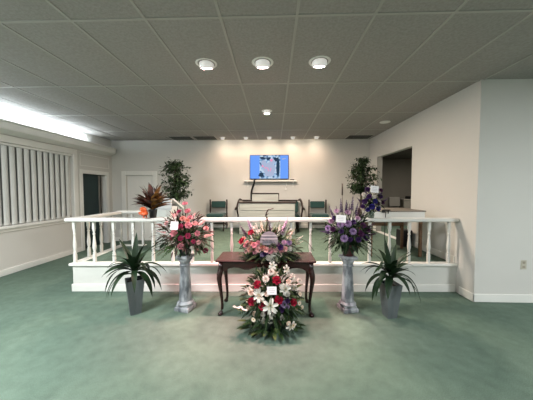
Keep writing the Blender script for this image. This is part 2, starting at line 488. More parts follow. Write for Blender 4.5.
nb = 20; x0, x1 = -2.835, 2.475
spots = [(x0+(x1-x0)*k/(nb-1), SY+.012) for k in range(nb)] + [(SX+.022, SY+.012+.28*k) for k in (1, 2, 3)] + [(SX+.022, NY-.065), (-2.63, NY-.065), (NX-.01, NY-.065)]
for (x, y) in spots:
    lo = (x-SX, y-SY, .009)
    if bm_ is None: bm_ = q.build('spindle', 'rail', bal, lo)
    else: link('spindle', bm_.data, bal, lo)

# ------------------------------------------------------------------ ceiling fittings
LENS = {}
EYE = mat('lamp bulb body', (.88, .87, .86), .35, scale=3, emit=(1, .93, .90), estr=.22)
def downlight(x, y, label, colr, glow, sc=1.0, tilt=18, group=None):
    o = thing('recessed_downlight', label, 'ceiling light', (x, y, ZC), 0, group)
    q = MB(); q.lathe([(.098*sc, -.006), (.096*sc, -.011), (.080*sc, -.013), (.074*sc, -.008), (.074*sc, .0)], 28, cap=False); q.build('trim_ring', 'white', o)
    T = Matrix.Rotation(R(tilt), 4, 'X')
    q = MB(); q.lathe([(.002, .012), (.060*sc, .011), (.064*sc, -.012), (.063*sc, -.040), (.058*sc, -.058), (.052*sc, -.060), (.048*sc, -.050), (.002, -.048)], 24, mtx=T, cap=False); q.build('eyeball', EYE, o)
    k = (tuple(colr), glow)
    if k not in LENS: LENS[k] = emis('lamp face', colr, glow)
    q = MB(); q.lathe([(.047*sc, -.0505), (.03*sc, -.058), (.004, -.061)], 20, mtx=T, cap=True); q.build('lamp_face', LENS[k], o)
    q = MB(); q.lathe([(.074*sc, .0), (.062*sc, .012), (.02, .014)], 24, cap=False); q.build('housing', 'dgrey', o)
    return o
def spot(name, loc, target, power, col, size=60, blend=.6, rad=.05):
    l = bpy.data.lights.new(name, 'SPOT'); l.energy = power; l.color = col; l.spot_size = R(size); l.spot_blend = blend; l.shadow_soft_size = rad
    o = bpy.data.objects.new(name, l); COL.objects.link(o); o.location = loc
    o.rotation_euler = (Vector(target)-Vector(loc)).to_track_quat('-Z', 'Y').to_euler(); return o
G1 = 'recessed lights over the display'
downlight(-.735, 2.66, 'recessed eyeball ceiling light with pink glow, above the pink pedestal flowers', (1, .55, .55), 80, 1.2, 16, G1)
downlight(-.125, 2.66, 'recessed eyeball ceiling light with pink glow, between two others above the table', (1, .55, .55), 80, 1.2, 16, G1)
downlight(.485, 2.66, 'recessed eyeball ceiling light with plain white glow, above the purple pedestal flowers', (1, .93, .80), 80, 1.2, 16, G1)
downlight(-.125, 4.26, 'recessed ceiling light on its own over the stage', (1, .90, .74), 110, .95, 4)
where = ['nearest the darkest left grille', 'second from the left grilles', 'in the middle of the back row', 'second from the right grilles', 'nearest the right grilles']
for k in range(5):
    x = -1.345+.61*k
    downlight(x, 6.33, 'small ceiling spotlight by the back wall, ' + ['beside the left ceiling grilles', 'second from the left ceiling grilles', 'middle of the row of five', 'second from the right ceiling grille', 'beside the right ceiling grille'][k], (1, .84, .66), 100, .8, 30, 'wall washers along the back wall')
def grille(x0, x1, label):
    o = thing('ceiling_grille', label, 'vent', ((x0+x1)/2, 6.36, ZC-.0135), 0, 'air grilles by the back wall')
    w2 = (x1-x0)/2
    q = MB(); q.bbox(-w2, w2, -.24, -.215, -.008, .006, .002); q.bbox(-w2, w2, .215, .24, -.008, .006, .002); q.bbox(-w2, -w2+.025, -.215, .215, -.008, .006, .002); q.bbox(w2-.025, w2, -.215, .215, -.008, .006, .002)
    q.build('grille_frame', 'tbar', o)
    q = MB()
    for i in range(22):
        y = -.21+.0195*i; q.box(-w2+.025, w2-.025, y, y+.009, -.005, .004)
    q.build('louvers', 'dgrey', o)
    q = MB(); q.box(-w2+.02, w2-.02, -.22, .22, .004, .010); q.build('backing', 'black', o)
grille(-2.74, -2.13, 'dark square ceiling grille at the far left of the back wall')
grille(-2.10, -1.50, 'dark ceiling grille on the left, nearer the spotlights')
grille(1.86, 2.50, 'dark ceiling grille in the right corner by the side opening')
o = tag(MB(), '', '') if False else None
q = MB(); q.lathe([(.10, .0), (.10, -.012), (.085, -.018), (.08, -.012), (.03, -.014), (.004, -.014)], 28)
tag(q.build('ceiling_speaker', 'white', None, (2.23, 5.0, ZC-.006)), 'round white disc on the ceiling above the side opening', 'ceiling speaker')

# outlets
q = MB(); q.bbox(-.036, .036, -.006, 0, -.058, .058, .003); q.bbox(-.017, .017, -.009, -.005, .012, .042, .002, 1); q.bbox(-.017, .017, -.009, -.005, -.042, -.012, .002, 1)
iv = mat('ivory plastic', (.50, .46, .38), .5); iv2 = mat('beige plastic', (.34, .30, .24), .5)
tag(q.build('wall_outlet', [iv, iv2], None, (3.19, YC-.0005, .49)), 'beige wall outlet low on the pale corner wall', 'outlet')
q = MB(); q.bbox(-.058, .058, -.006, 0, -.036, .036, .003); q.bbox(-.042, -.012, -.009, -.005, -.017, .017, .002, 1); q.bbox(.012, .042, -.009, -.005, -.017, .017, .002, 1)
tag(q.build('wall_outlet', [mat('tan plastic', (.36, .32, .25), .5), mat('brown plastic', (.12, .09, .06), .5)], None, (-1.56, SY-.0005, .235)), 'tan outlet in the stage front between left planter and pedestal', 'outlet')

# ------------------------------------------------------------------ television, shelf, cable
tvx, tvz = -.132, 2.068
TW, TH = 1.058, .655
tv = thing('tv', 'wall mounted flat television showing a blue framed picture', 'television', (tvx, YB, tvz))
q = MB(); q.bbox(-TW/2, TW/2, -.085, -.045, -TH/2, TH/2, .006); q.box(-.25, .25, -.045, 0, -.2, .2); q.build('casing', 'tvcas', tv)
q = MB()
yy = -.0865; sw, sh = TW/2-.012, TH/2-.014
q.add([(-sw, yy, -sh), (sw, yy, -sh), (sw, yy, sh), (-sw, yy, sh)], [(0, 1, 2, 3)], 0)
a0, a1 = -.26, .30
q.add([(a0, yy-.001, -sh), (a1, yy-.001, -sh), (a1, yy-.001, sh), (a0, yy-.001, sh)], [(0, 1, 2, 3)], 1)
def blob(cx, cz, rx, rz, mi, d, n=14, wob=.15, rot=0):
    vs = []
    for i in range(n):
        a = 2*PI*i/n; r = 1+rng.uniform(-wob, wob)
        x, z = rx*r*math.cos(a), rz*r*math.sin(a)
        vs.append((cx+x*math.cos(rot)-z*math.sin(rot), yy-d, cz+x*math.sin(rot)+z*math.cos(rot)))
    q.add(vs, [tuple(range(n))], mi)
blob(.235, -.02, .045, .27, 2, .0016, wob=.12); blob(.16, .20, .075, .05, 2, .0016); blob(-.17, .24, .085, .03, 2, .0016, wob=.3); blob(-.02, .23, .06, .04, 2, .0016, wob=.3); blob(-.21, -.22, .07, .06, 2, .0016, wob=.3)
blob(.02, -.06, .17, .20, 3, .0018, wob=.2); blob(.10, .15, .06, .07, 3, .0018); blob(-.14, .08, .07, .10, 3, .0018, wob=.3)
blob(.06, .18, .035, .04, 4, .0022); blob(-.03, -.06, .014, .06, 4, .0022, rot=.3); blob(.04, -.07, .014, .06, 4, .0022, rot=-.2); blob(-.18, .02, .03, .03, 4, .0022, wob=.3); blob(-.10, -.02, .03, .02, 4, .0022, wob=.3)
blob(.41, .225, .045, .012, 3, .0016, wob=.1); blob(.37, .215, .02, .02, 3, .0018, wob=.1)
q.build('screen', ['tvblue', 'tvpic', 'tvdark', 'tvfig', 'tvpink'], tv)
sh_ = thing('wall_shelf', 'long pale wall shelf directly under the television', 'shelf', (-.10, YB, 1.685))
q = MB(); q.bbox(-.71, .71, -.20, 0, -.014, .018, .006); q.build('board', 'trim', sh_)
for s in (-.62, .62):
    q = MB(); q.prism([(0, -.02), (-.018, -.02), (-.018, -.16), (0, -.16)], -.02, 0, 0, Matrix.Translation((s+.009, 0, 0))); q.prism([(0, -.02), (-.018, -.02), (-.018, -.04), (0, -.04)], -.18, -.02, 0, Matrix.Translation((s+.009, 0, 0))); q.build('bracket', 'trim', sh_)
q = MB(); q.bbox(-.055, .055, -.07, 0, 0, .03, .006); q.bbox(-.03, .03, -.073, -.07, .008, .02, .002)
tag(q.build('set_top_box', 'black', None, (.49, YB-.06, 1.7035)), 'small black box at the right end of the wall shelf', 'media box')
cb = MB()
pts = [(-.50, YB-.02, 1.7205), (-.505, YB-.12, 1.7205), (-.52, YB-.245, 1.712), (-.53, YB-.25, 1.62), (-.60, YB-.15, 1.44), (-.615, YB-.10, 1.22), (-.62, YB-.07, .95), (-.6, YB-.06, .5), (-.58, YB-.06, .412)]
def smooth_pts(P, n=6):
    P = [Vector(p) for p in P]; out = []
    for i in range(len(P)-1):
        p0, p1, p2, p3 = P[max(i-1, 0)], P[i], P[i+1], P[min(i+2, len(P)-1)]
        for k in range(n):
            t = k/n
            out.append(.5*((2*p1)+(p2-p0)*t+(2*p0-5*p1+4*p2-p3)*t*t+(-p0+3*p1-3*p2+p3)*t**3))
    out.append(P[-1]); return out
pp = smooth_pts(pts); cb.tube(pp, [.0145 if i < 13 else .026 for i in range(len(pp))], 8)
tag(cb.build('power_cord', 'black'), 'thick black cable hanging from the television past the shelf', 'cable')
cb = MB(); cb.tube(smooth_pts([(.33, YB-.03, 1.655), (.34, YB-.05, 1.58), (.315, YB-.03, 1.53), (.325, YB-.02, 1.47)]), .008, 6); cb.bbox(.30, .345, YB-.045, YB, 1.44, 1.50, .004)
tag(cb.build('plug_cord', 'white'), 'short white cord and plug on the wall under the shelf', 'plug')

# ------------------------------------------------------------------ console, settee, chairs
co = thing('organ_console', 'low pale panelled console with dark edged top at the back of the stage', 'console', (-.165, 5.80, SZ))
hw = .655; HT = .765
q = MB(); q.box(-hw, hw, -.14, .16, .0, HT-.03)
for k in range(4): q.bbox(-hw+.01, hw-.01, -.152, -.138, .05+k*.172, .21+k*.172, .01)
q.build('body', 'console', co)
q = MB(); q.bbox(-hw-.03, hw+.03, -.175, .18, HT-.028, HT, .008); q.build('top', 'dwood', co)
q = MB(); q.bbox(-.37, .27, .02, .04, HT+.001, HT+.185, .004); q.build('music_rack', 'console', co)
q = MB(); q.bbox(-.385, .287, .0, .055, HT+.1855, HT+.208, .005); q.bbox(.2705, .287, .0, .055, HT+.001, HT+.185, .003); q.build('rack_edge', 'dwood', co)
se = thing('settee', 'wide green settee with curled dark arms behind the pale console', 'settee', (-.11, 6.30, SZ))
q = MB(); q.bbox(-.76, .76, -.28, .22, .30, .43, .04); q.build('seat', 'green', se)
q = MB(); q.bbox(-.76, .76, .14, .24, .44, .755, .03); q.build('backrest', 'green', se)
q = MB(); q.bbox(-.80, .80, .12, .26, .757, .785, .01); q.build('top_rail', 'dwood', se)
for s in (-1, 1):
    q = MB()
    q.tube(smooth_pts([(s*.77, .22, .775), (s*.80, .12, .80), (s*.81, .0, .77), (s*.82, -.12, .70), (s*.825, -.24, .62), (s*.845, -.30, .585), (s*.86, -.26, .56)]), [.024]*37, 10)
    q.tube(smooth_pts([(s*.825, -.22, .63), (s*.82, -.20, .52), (s*.81, -.19, .44), (s*.80, -.2, .36)]), .022, 8)
    q.build('arm', 'dwood', se)
    for y in (-.24, .2):
        q = MB(); q.tube([(s*.72, y, .31), (s*.72, y, .15), (s*.72, y*1.02, .0)], [.03, .024, .018], 10); q.build('leg', 'dwood', se)
def side_chair(x, y, label, rz):
    o = thing('side_chair', label, 'chair', (x, y, SZ), rz, 'green chairs by the back wall')
    q = MB(); q.bbox(-.215, .215, -.24, .20, .35, .44, .025); q.build('seat', 'green', o)
    q = MB(); q.bbox(-.195, .195, .200, .245, .565, .745, .02); q.build('backrest', 'green', o)
    q = MB(); q.bbox(-.222, .222, -.245, .22, .30, .348, .006); q.build('seat_rail', 'dwood', o)
    for s in (-1, 1):
        q = MB(); q.bbox(s*.225-.017, s*.225+.017, .195, .24, .0, .79, .006); q.build('back_post', 'dwood', o)
        q = MB(); q.bbox(s*.225-.017, s*.225+.017, -.245, -.205, .0, .348, .006); q.build('leg', 'dwood', o)
        q = MB(); q.bbox(s*.225-.008, s*.225+.008, -.2, .195, .12, .15, .003); q.build('stretcher', 'dwood', o)
    q = MB(); q.bbox(-.207, .207, .205, .235, .12, .15, .003); q.build('stretcher', 'dwood', o)
    return o
side_chair(-1.50, 6.28, 'green upholstered dark framed chair between the ficus and the settee', 0)
side_chair(1.16, 6.28, 'green upholstered dark framed chair behind the purple pedestal flowers', 0)

# lectern
le = thing('lectern', 'white lectern with slanted top behind the pink pedestal flowers', 'lectern', (-1.93, 4.28, SZ), R(-8))
q = MB(); q.lathe([(.20, 0), (.20, .03), (.17, .045)], 4, smooth=False); q.build('base', 'lect', le)
q = MB()
vs = []
for k, (w_, d_, z) in enumerate([(.145, .12, .045), (.13, .11, .30), (.14, .12, .55), (.18, .15, .70)]):
    vs += [(-w_, -d_, z), (-w_*.6, -d_-.03, z), (w_*.6, -d_-.03, z), (w_, -d_, z), (w_, d_, z), (-w_, d_, z)]
fs = [(k*6+i, k*6+(i+1) % 6, k*6+6+(i+1) % 6, k*6+6+i) for k in range(3) for i in range(6)] + [tuple(range(5, -1, -1)), tuple(range(18, 24))]
q.add(vs, fs); q.build('column', 'lect', le)
q = MB()
q.bbox(-.21, .21, -.15, .22, -.02, .02, .006, 0, Matrix.Translation((0, .03, .81)) @ Matrix.Rotation(R(-28), 4, 'X'))
q.bbox(-.20, .20, -.165, -.148, -.16, .02, .004, 0, Matrix.Translation((0, .0, .88)))
q.box(-.18, .18, -.14, .14, .70, .76)
q.build('desk', mat('white grey desk', (.60, .61, .61), .4), le)

# white topped table at the right with speaker under it
TX0, TX1, TY0, TY1, TZ = 1.47, 2.33, 3.76, 4.40, 1.128
de = thing('side_table', 'brown legged table with white front against the right wall', 'table', (TX0, TY0, SZ))
dw, dd, dz = TX1-TX0, TY1-TY0, TZ-SZ
q = MB(); q.bbox(0, dw, 0, dd, dz-.018, dz, .005); q.build('tabletop', mat('grey brown top', (.24, .21, .175), .5), de)
q = MB(); q.bbox(.015, dw-.015, .012, .03, dz-.125, dz-.0185, .004); q.build('apron', 'white', de)
for x in (.05, dw-.05):
    for y in (.06, dd-.04):
        q = MB(); q.bbox(x-.02, x+.02, y-.02, y+.02, 0, dz-.019, .004); q.build('leg', 'wood', de)
q = MB(); q.bbox(.071, dw-.071, dd-.052, dd-.03, dz-.32, dz-.22, .005); q.build('stretcher', 'wood', de)
q = MB()
for k in range(4): q.tube(smooth_pts([(0, .0, -.005), (.0, -.012, .004), (0, -.02, -.03-.012*(k % 2))]), .004, 6) if False else None
q = MB(); q.tube(smooth_pts([(-.0, .06, .008), (.0, .0, .010), (-.002, -.012, -.02), (-.01, -.010, -.3), (.0, -.008, -.62), (.06, .03, -.678)]), .0055, 6)
q.bbox(-.035, .075, -.004, .03, .002, .016, .003); q.bbox(.03, .045, -.012, -.003, -.045, .01, .002); q.bbox(-.06, -.01, -.012, -.003, -.03, .01, .002)
tag(q.build('black_cable', 'black', None, (1.71, TY0-.003, TZ)), 'thin black cable hanging over the white table front', 'cable')
sp = thing('floor_speaker', 'black box speaker on the stage floor under the side table', 'speaker', (2.40, 4.56, SZ))
q = MB(); q.bbox(-.07, .12, -.11, .11, .004, .31, .01); q.build('cabinet', 'black', sp)
q = MB(); q.bbox(-.055, .105, -.118, -.111, .02, .29, .003); q.build('speaker_cloth', 'tvcas', sp)
for x in (-.05, .10):
    for y in (-.09, .09): q = MB(); q.lathe([(.012, 0), (.012, .0045)], 8, (x, y, 0)); q.build('foot', 'black', sp)

# side room contents
ca = thing('side_counter', 'grey counter cabinet in the dark side room', 'cabinet', (4.35, 7.45, SZ))
q = MB(); q.box(-.55, .85, -.25, .6, 0, .74); q.build('body', 'annex', ca)
q = MB(); q.bbox(-.57, .87, -.28, .62, .741, .775, .006); q.build('worktop', mat('counter top', (.26, .245, .215), .5), ca)
pr = thing('printer', 'dark flat machine on the side room counter', 'printer', (4.30, 7.40, SZ+.776))
q = MB(); q.bbox(-.26, .28, -.14, .2, 0, .085, .015); q.build('case', 'black', pr)
q = MB(); q.bbox(.20, .27, -.150, -.141, .03, .06, .004); q.build('control_panel', 'white', pr)
ch = thing('stacking_chair', 'grey chair standing in the dark side room doorway', 'chair', (3.60, 7.0, SZ), R(20))
gm = mat('grey vinyl', (.17, .16, .145), .6)
q = MB(); q.bbox(-.21, .21, -.2, .2, .42, .46, .015); q.build('seat', gm, ch)
q = MB(); q.bbox(-.20, .20, .19, .225, .56, .84, .015); q.build('backrest', gm, ch)
for s in (-1, 1):
    q = MB(); q.tube([(s*.2, .21, 0), (s*.2, .20, .45), (s*.2, .215, .83)], .012, 8); q.build('leg', 'black', ch)
    q = MB(); q.tube([(s*.2, -.2, 0), (s*.2, -.185, .43)], .012, 8); q.build('leg', 'black', ch)

# ------------------------------------------------------------------ mahogany table
TBX, TBY, TBZ = -.095, 2.90, .645
tb = thing('console_table', 'dark red mahogany table with curved legs carrying the centre flowers', 'table', (TBX, TBY, 0))
q = MB(); q.bbox(-.575, .575, -.205, .205, TBZ-.024, TBZ, .009); q.build('tabletop', 'mahog', tb)
out = [(-.53, TBZ-.0245)]
sc = [(-.53, -.125), (-.47, -.128), (-.42, -.098), (-.36, -.085), (-.30, -.092), (-.24, -.112), (-.19, -.110), (-.13, -.088), (-.06, -.082), (0, -.10)]
bot = [(x, TBZ+z) for x, z in sc] + [(-x, TBZ+z) for x, z in reversed(sc[:-1])]
q = MB()
for y0, y1 in ((-.178, -.158), (.158, .178)):
    top = [(.53, TBZ-.0245), (-.53, TBZ-.0245)]
    n = len(bot)
    for i in range(n-1):
        (xa, za), (xb, zb) = bot[i], bot[i+1]; zt = TBZ-.0245
        vs = [(xa, y0, za), (xb, y0, zb), (xb, y0, zt), (xa, y0, zt), (xa, y1, za), (xb, y1, zb), (xb, y1, zt), (xa, y1, zt)]
        q.add(vs, [(0, 1, 2, 3), (7, 6, 5, 4), (0, 4, 5, 1)] + ([(0, 3, 7, 4)] if i == 0 else []) + ([(1, 5, 6, 2)] if i == n-2 else []))
for x0, x1 in ((-.53, -.51), (.51, .53)): q.box(x0, x1, -.158, .158, TBZ-.12, TBZ-.0245)
q.build('apron', 'mahog', tb)
for sx in (-1, 1):
    for sy in (-1, 1):
        q = MB(); d = .7071
        prof = [(.0, TBZ-.03, .030), (.0, .56, .030), (.006, .52, .034), (.020, .475, .034), (.024, .43, .030), (.018, .37, .025), (.006, .29, .0205), (-.008, .20, .0175), (-.014, .12, .016), (-.012, .065, .0165), (.0, .035, .019), (.012, .018, .027), (.018, .008, .029), (.018, .0, .024)]
        q.tube([(sx*(.515+o_*d), sy*(.163+o_*d), z) for o_, z, r in prof], [r for _, _, r in prof], 12)
        q.build('leg', 'mahog', tb)

# ------------------------------------------------------------------ flowers: unit blooms facing +Z
def petal(mb, ang, r0, z0, L, Wd, e0, e1, cup=.25, mi=0, n=4, ruff=0.0):
    ca, sa = math.cos(ang), math.sin(ang); vs = []
    r, z = r0, z0
    for i in range(n+1):
        t = i/n; e = R(e0+(e1-e0)*t)
        w = Wd*(.35+.65*math.sin(PI*min(.62+.0*t, t*.75+.05)))*(1 if t < .8 else 1-((t-.8)/.2)**2*.45)
        for u in (-1, -.5, 0, .5, 1):
            zz = cup*abs(u)**2*Wd*(.5+t)
            rr = -math.sin(e)*zz; z2 = math.cos(e)*zz
            jit = rng.uniform(-ruff, ruff) if i == n else 0
            x = r+rr; y = w*u
            vs.append((x*ca-y*sa, x*sa+y*ca, z+z2+jit))
        r += math.cos(e)*L/n; z += math.sin(e)*L/n
    fs = [(i*5+k, i*5+k+1, i*5+k+6, i*5+k+5) for i in range(n) for k in range(4)]
    mb.add(vs, fs, mi, True)
def bud_base(mb, mi=1, s=1.0):
    mb.lathe([(.05*s, -.32*s), (.10*s, -.26*s), (.22*s, -.16*s), (.30*s, -.03*s), (.16*s, .05*s)], 8, mi=mi)
def m_rose():
    b = MB(); b.lathe([(.10, .0), (.2, .25), (.17, .50), (.06, .58)], 8)
    for cnt, r0, L, Wd, e0, e1, off in ((3, .10, .60, .34, 80, 100, 0), (4, .14, .66, .40, 72, 96, .5), (5, .18, .72, .44, 55, 84, .2), (6, .18, .86, .46, 30, 55, .6), (6, .15, .95, .46, 8, 22, .1)):
        for k in range(cnt): petal(b, 2*PI*(k+off)/cnt, r0, .02, L, Wd, e0, e1, .35)
    bud_base(b); return b
def m_carn():
    b = MB()
    for ly, (cnt, L, e0, e1) in enumerate(((6, .62, 84, 80), (8, .78, 66, 62), (10, .90, 46, 36), (11, .98, 24, 12), (9, .95, 2, -12))):
        for k in range(cnt): petal(b, 2*PI*(k+.37*ly)/cnt+rng.uniform(-.15, .15), .05, .02*ly, L*rng.uniform(.9, 1.05), .30, e0, e1, rng.uniform(-.5, .7), 0, 3, .09)
    bud_base(b, 1, 1.0); return b
def m_mum():
    b = MB()
    for ly, (cnt, L, e0, e1) in enumerate(((7, .40, 85, 100), (10, .62, 65, 80), (13, .80, 40, 55), (15, .95, 18, 28), (14, 1.0, 0, 4))):
        for k in range(cnt): petal(b, 2*PI*(k+.5*(ly % 2))/cnt, .08, 0, L, .15, e0, e1, .5, 0, 3)
    b.lathe([(.16, 0), (.2, .18), (.1, .3)], 8, mi=0); bud_base(b, 1); return b
def m_daisy():
    b = MB()
    for k in range(12): petal(b, 2*PI*k/12, .2, .02, .8, .19, 12, -6, .2, 0, 2)
    b.lathe([(.28, 0), (.27, .10), (.12, .17)], 10, mi=2); bud_base(b, 1, .7); return b
def m_lily():
    b = MB()
    for k in range(6): petal(b, 2*PI*k/6, .06, .0, 1.15, .24 if k % 2 else .30, 52, -38, .5, 0, 6)
    for k in range(6):
        a = 2*PI*(k+.5)/6
        b.tube([(0, 0, .1), (.14*math.cos(a), .14*math.sin(a), .45), (.3*math.cos(a), .3*math.sin(a), .66)], .016, 5, 1)
        b.tube([(.25*math.cos(a)-.05*math.sin(a), .25*math.sin(a)+.05*math.cos(a), .66), (.35*math.cos(a)+.05*math.sin(a), .35*math.sin(a)-.05*math.cos(a), .67)], .035, 5, 2)
    b.lathe([(.05, -.35), (.10, -.1), (.16, .12)], 8, mi=1, cap=False); return b
def m_spike(n=26, fl=.13):                                  # unit height spike, florets on the top two thirds
    b = MB(); b.tube([(0, 0, -.25), (0, 0, .5), (.01, 0, 1.0)], [.016, .013, .005], 6, 1)
    for i in range(n):
        t = .18+.82*(i/(n-1)); a = i*2.4; s = fl*(1-.72*((t-.18)/.82)**1.3)
        c = Vector((math.cos(a), math.sin(a), .35)); base = Vector((0, 0, t))
        side = Vector((-math.sin(a), math.cos(a), 0)); up = c.normalized().cross(side)
        for k in range(5):
            g = 2*PI*k/5
            d = c.normalized()*.55 + side*math.cos(g)*.8 + up*math.sin(g)*.8
            b.leaf(base+c*s*.35, d, s*.75, s*.75, .0, 2, 0, .2, 'petal')
    b.lathe([(.02, .95), (.012, 1.02), (.003, 1.05)], 6); return b
def m_filler():
    b = MB()
    for i in range(16):
        a = rng.uniform(0, 2*PI); e = rng.uniform(.2, 1.4); L = rng.uniform(.6, 1.0)
        d = Vector((math.cos(a)*math.cos(e), math.sin(a)*math.cos(e), math.sin(e)))
        b.tube([(0, 0, -.3), d*.4*L, d*L], .018, 4, 1)
        for k in range(5):
            g = 2*PI*k/5; dd = Vector((math.cos(g), math.sin(g), .5))
            b.leaf(d*L, dd, .17, .17, 0, 2, 0, .2, 'petal')
    return b
KIND = dict(rose=m_rose, carnation=m_carn, mum=m_mum, daisy=m_daisy, lily=m_lily, flower_spike=m_spike, filler_flower=m_filler)
BL = {}
def bloom(kind, colr, parent, p, d, size, spin=None):
    k = (kind, colr)
    if k not in BL:
        mb = KIND[kind](); me = bpy.data.meshes.new(kind); me.from_pydata(mb.v, [], mb.f)
        for m in ('c_'+colr, 'stem', 'yellow'): me.materials.append(M[m])
        me.polygons.foreach_set('material_index', mb.m); me.polygons.foreach_set('use_smooth', mb.sm); me.update(); BL[k] = me
    o = link(kind, BL[k], parent, p)
    qn = Vector(d).normalized().to_track_quat('Z', 'Y') @ Quaternion((0, 0, 1), rng.uniform(0, 6.28) if spin is None else spin)
    o.rotation_mode = 'QUATERNION'; o.rotation_quaternion = qn; o.scale = (size,)*3
    return o

class Arr:
    """One arrangement; x, z measured from the vase foot in metres, the front faces -y."""
    def __init__(s, name, label, loc, heart, rad, cat='flower arrangement'):
        s.o = thing(name, label, cat, loc); s.h = Vector(heart); s.r = Vector(rad); s.f = MB()
    def surf(s, x, z, k=1.0):
        u, v = (x-s.h.x)/s.r.x, (z-s.h.z)/s.r.z
        return s.h.y - s.r.y*k*math.sqrt(max(.04, 1-u*u-v*v))
    def at(s, x, y, z):                                     # a bloom measured at the vase plane, moved to its own depth y
        k = (s.o.location.y+y)/s.o.location.y
        return Vector(((s.o.location.x+x)*k-s.o.location.x, y, 1.445+(s.o.location.z+z-1.445)*k-s.o.location.z))
    def put(s, kind, colr, x, z, size, y=None, d=None, k=1.0, stem=True):
        y = s.surf(x, z, k) if y is None else y
        p = s.at(x, y, z); p.z = max(p.z, .3*size if s.o.name.startswith('floor') else size*.9); size *= .93
        if d is None:
            q = p-s.h; d = Vector((q.x/s.r.x*.8, -1.0 if y <= s.h.y else .8, q.z/s.r.z*.8+.25))
        d = Vector(d).normalized()
        bloom(kind, colr, s.o, p, d, size)
        if stem:
            m1 = s.h*.5 + Vector((0, 0, 0))*.5 + (p-d*size)*.0
            s.f.tube([Vector((x*.12, y*.12, s.base)), Vector((p.x*.5, p.y*.5+0.0, (s.base+p.z)*.5)), p-d*size*.25], .0028, 4, 0)
        return p
    base = .1
    def leaves(s, n, lmin, lmax, width, mi, lo=-1.0, hi=1.0, droop=.5, shape='leaf', k0=.2, k1=.75, flat=.0, nseg=4, front=None):
        c = 0; n = int(n*1.35)
        while c < n:
            a = rng.uniform(0, 2*PI); e = rng.uniform(lo, hi)
            ce = math.cos(e*PI/2)
            d = Vector((math.cos(a)*ce, math.sin(a)*ce, math.sin(e*PI/2)))
            k = rng.uniform(k0, k1)
            p = s.h + Vector((d.x*s.r.x, d.y*s.r.y, d.z*s.r.z))*k
            dd = d + Vector((rng.uniform(-.5, .5), rng.uniform(-.5, .5), rng.uniform(-.4, .5)))
            L = rng.uniform(lmin, lmax)
            s.f.leaf(p, dd, L*.9, width*.72*rng.uniform(.75, 1.2)*L/lmax, droop, nseg, mi, .25, shape, rng.uniform(-.8, .8)); c += 1
    def frond(s, p0, d, L, mi, wid=.05, droop=.6, n=13):
        wid *= .8
        p = Vector(p0); d = Vector(d).normalized(); pts = [p.copy()]
        for i in range(n):
            d = (d+Vector((0, 0, -droop/n))).normalized(); p = p+d*L/n; pts.append(p.copy())
            if i > 1:
                sd = d.cross(Vector((0, 0, 1))); sd = sd.normalized() if sd.length > .01 else Vector((1, 0, 0))
                w = wid*(1-.6*i/n)
                for q in (-1, 1): s.f.leaf(p, d*.7+sd*q, w*1.5, w*.5, .3, 2, mi)
        s.f.leaf(p, d, wid, wid*.4, .3, 2, mi)
        s.f.tube(pts, .0022, 4, 0)
    def core(s, mi=2, k=.5, n=90, L=.09):
        s.leaves(n, L*.6, L, L*.5, mi, k0=.05, k1=k)
    def done(s, mats):
        s.fo = s.f.build('foliage', mats, s.o)
        for v in s.fo.data.vertices:                            # nothing sinks into what the vase stands on
            if abs(v.co.x) < .19 and abs(v.co.y) < .19 and v.co.z < .006: v.co.z = .006
        return s.o

def cardmesh(parent, p, w, h, rz=0.0, rx=R(-8), lines=3, stick=.12):
    T = Matrix.Translation(p) @ Matrix.Rotation(rz, 4, 'Z') @ Matrix.Rotation(rx, 4, 'X') @ Matrix.Rotation(R(4), 4, 'Y')
    q = MB(); q.box(-w/2, w/2, -.0012, .0012, -h/2, h/2, 0, T)
    o = q.build('message_card', 'card', parent); o['label'] = 'white message card'
    q = MB()
    for i in range(lines):
        ww = w*(.32-.07*abs(i-lines//2)); z = h*(.22-.22*i)
        q.box(-ww, ww, -.0018, -.0012, z-h*.022, z+h*.022, 0, T)
    q.build('handwriting', 'ink', o)
    q = MB(); q.tube([T @ Vector((0, .004, 0)), T @ Vector((0, .03, -stick)), T @ Vector((0, .07, -stick*2))], .003, 5); q.build('card_pick', 'stem', o)

def pot_lathe(a, name, prof, m, seg=20):
    q = MB(); q.lathe(prof, seg); return q.build(name, m, a.o if isinstance(a, Arr) else a)

# pedestals
def pedestal(x, y, rz, label):
    o = thing('pedestal', label, 'pedestal', (x, y, 0), rz, 'marbled plaster pedestals')
    q = MB(); q.lathe([(.128, 0), (.132, .008), (.132, .040), (.126, .046), (.112, .050), (.110, .066), (.104, .074)], 4, smooth=False); q.build('plinth', 'stone', o)
    q = MB(); q.lathe([(.098, .0745), (.101, .084), (.096, .094), (.084, .100), (.080, .112)], 24); q.build('torus_base', 'stone', o)
    vs = []; q = MB(); nz, ns = 12, 48
    for i in range(nz+1):
        t = i/nz; z = .112+t*(.535-.112); r = .074-.020*t**1.2
        for k in range(ns):
            a = 2*PI*k/ns; rr = r*(1-.045*(1 if k % 4 == 0 else 0 if k % 2 else .25)); vs.append((rr*math.cos(a), rr*math.sin(a), z))
    q.add(vs, [(i*ns+k, i*ns+(k+1) % ns, (i+1)*ns+(k+1) % ns, (i+1)*ns+k) for i in range(nz) for k in range(ns)], 0, True)
    q.build('shaft', 'stone', o)
    q = MB(); q.lathe([(.054, .535), (.064, .541), (.064, .552), (.056, .558), (.058, .578), (.072, .598), (.088, .620)], 24)
    for k in range(8):
        a = 2*PI*k/8
        q.leaf((.056*math.cos(a), .056*math.sin(a), .558), (math.cos(a)*.35, math.sin(a)*.35, 1), .065, .05, -.1, 4, 0, .2, 'leaf')
    q.build('capital', 'stone', o)
    q = MB(); q.lathe([(.088, .6205), (.112, .628), (.116, .634), (.116, .655), (.108, .662)], 4, smooth=False); q.build('abacus', 'stone', o)
    return o
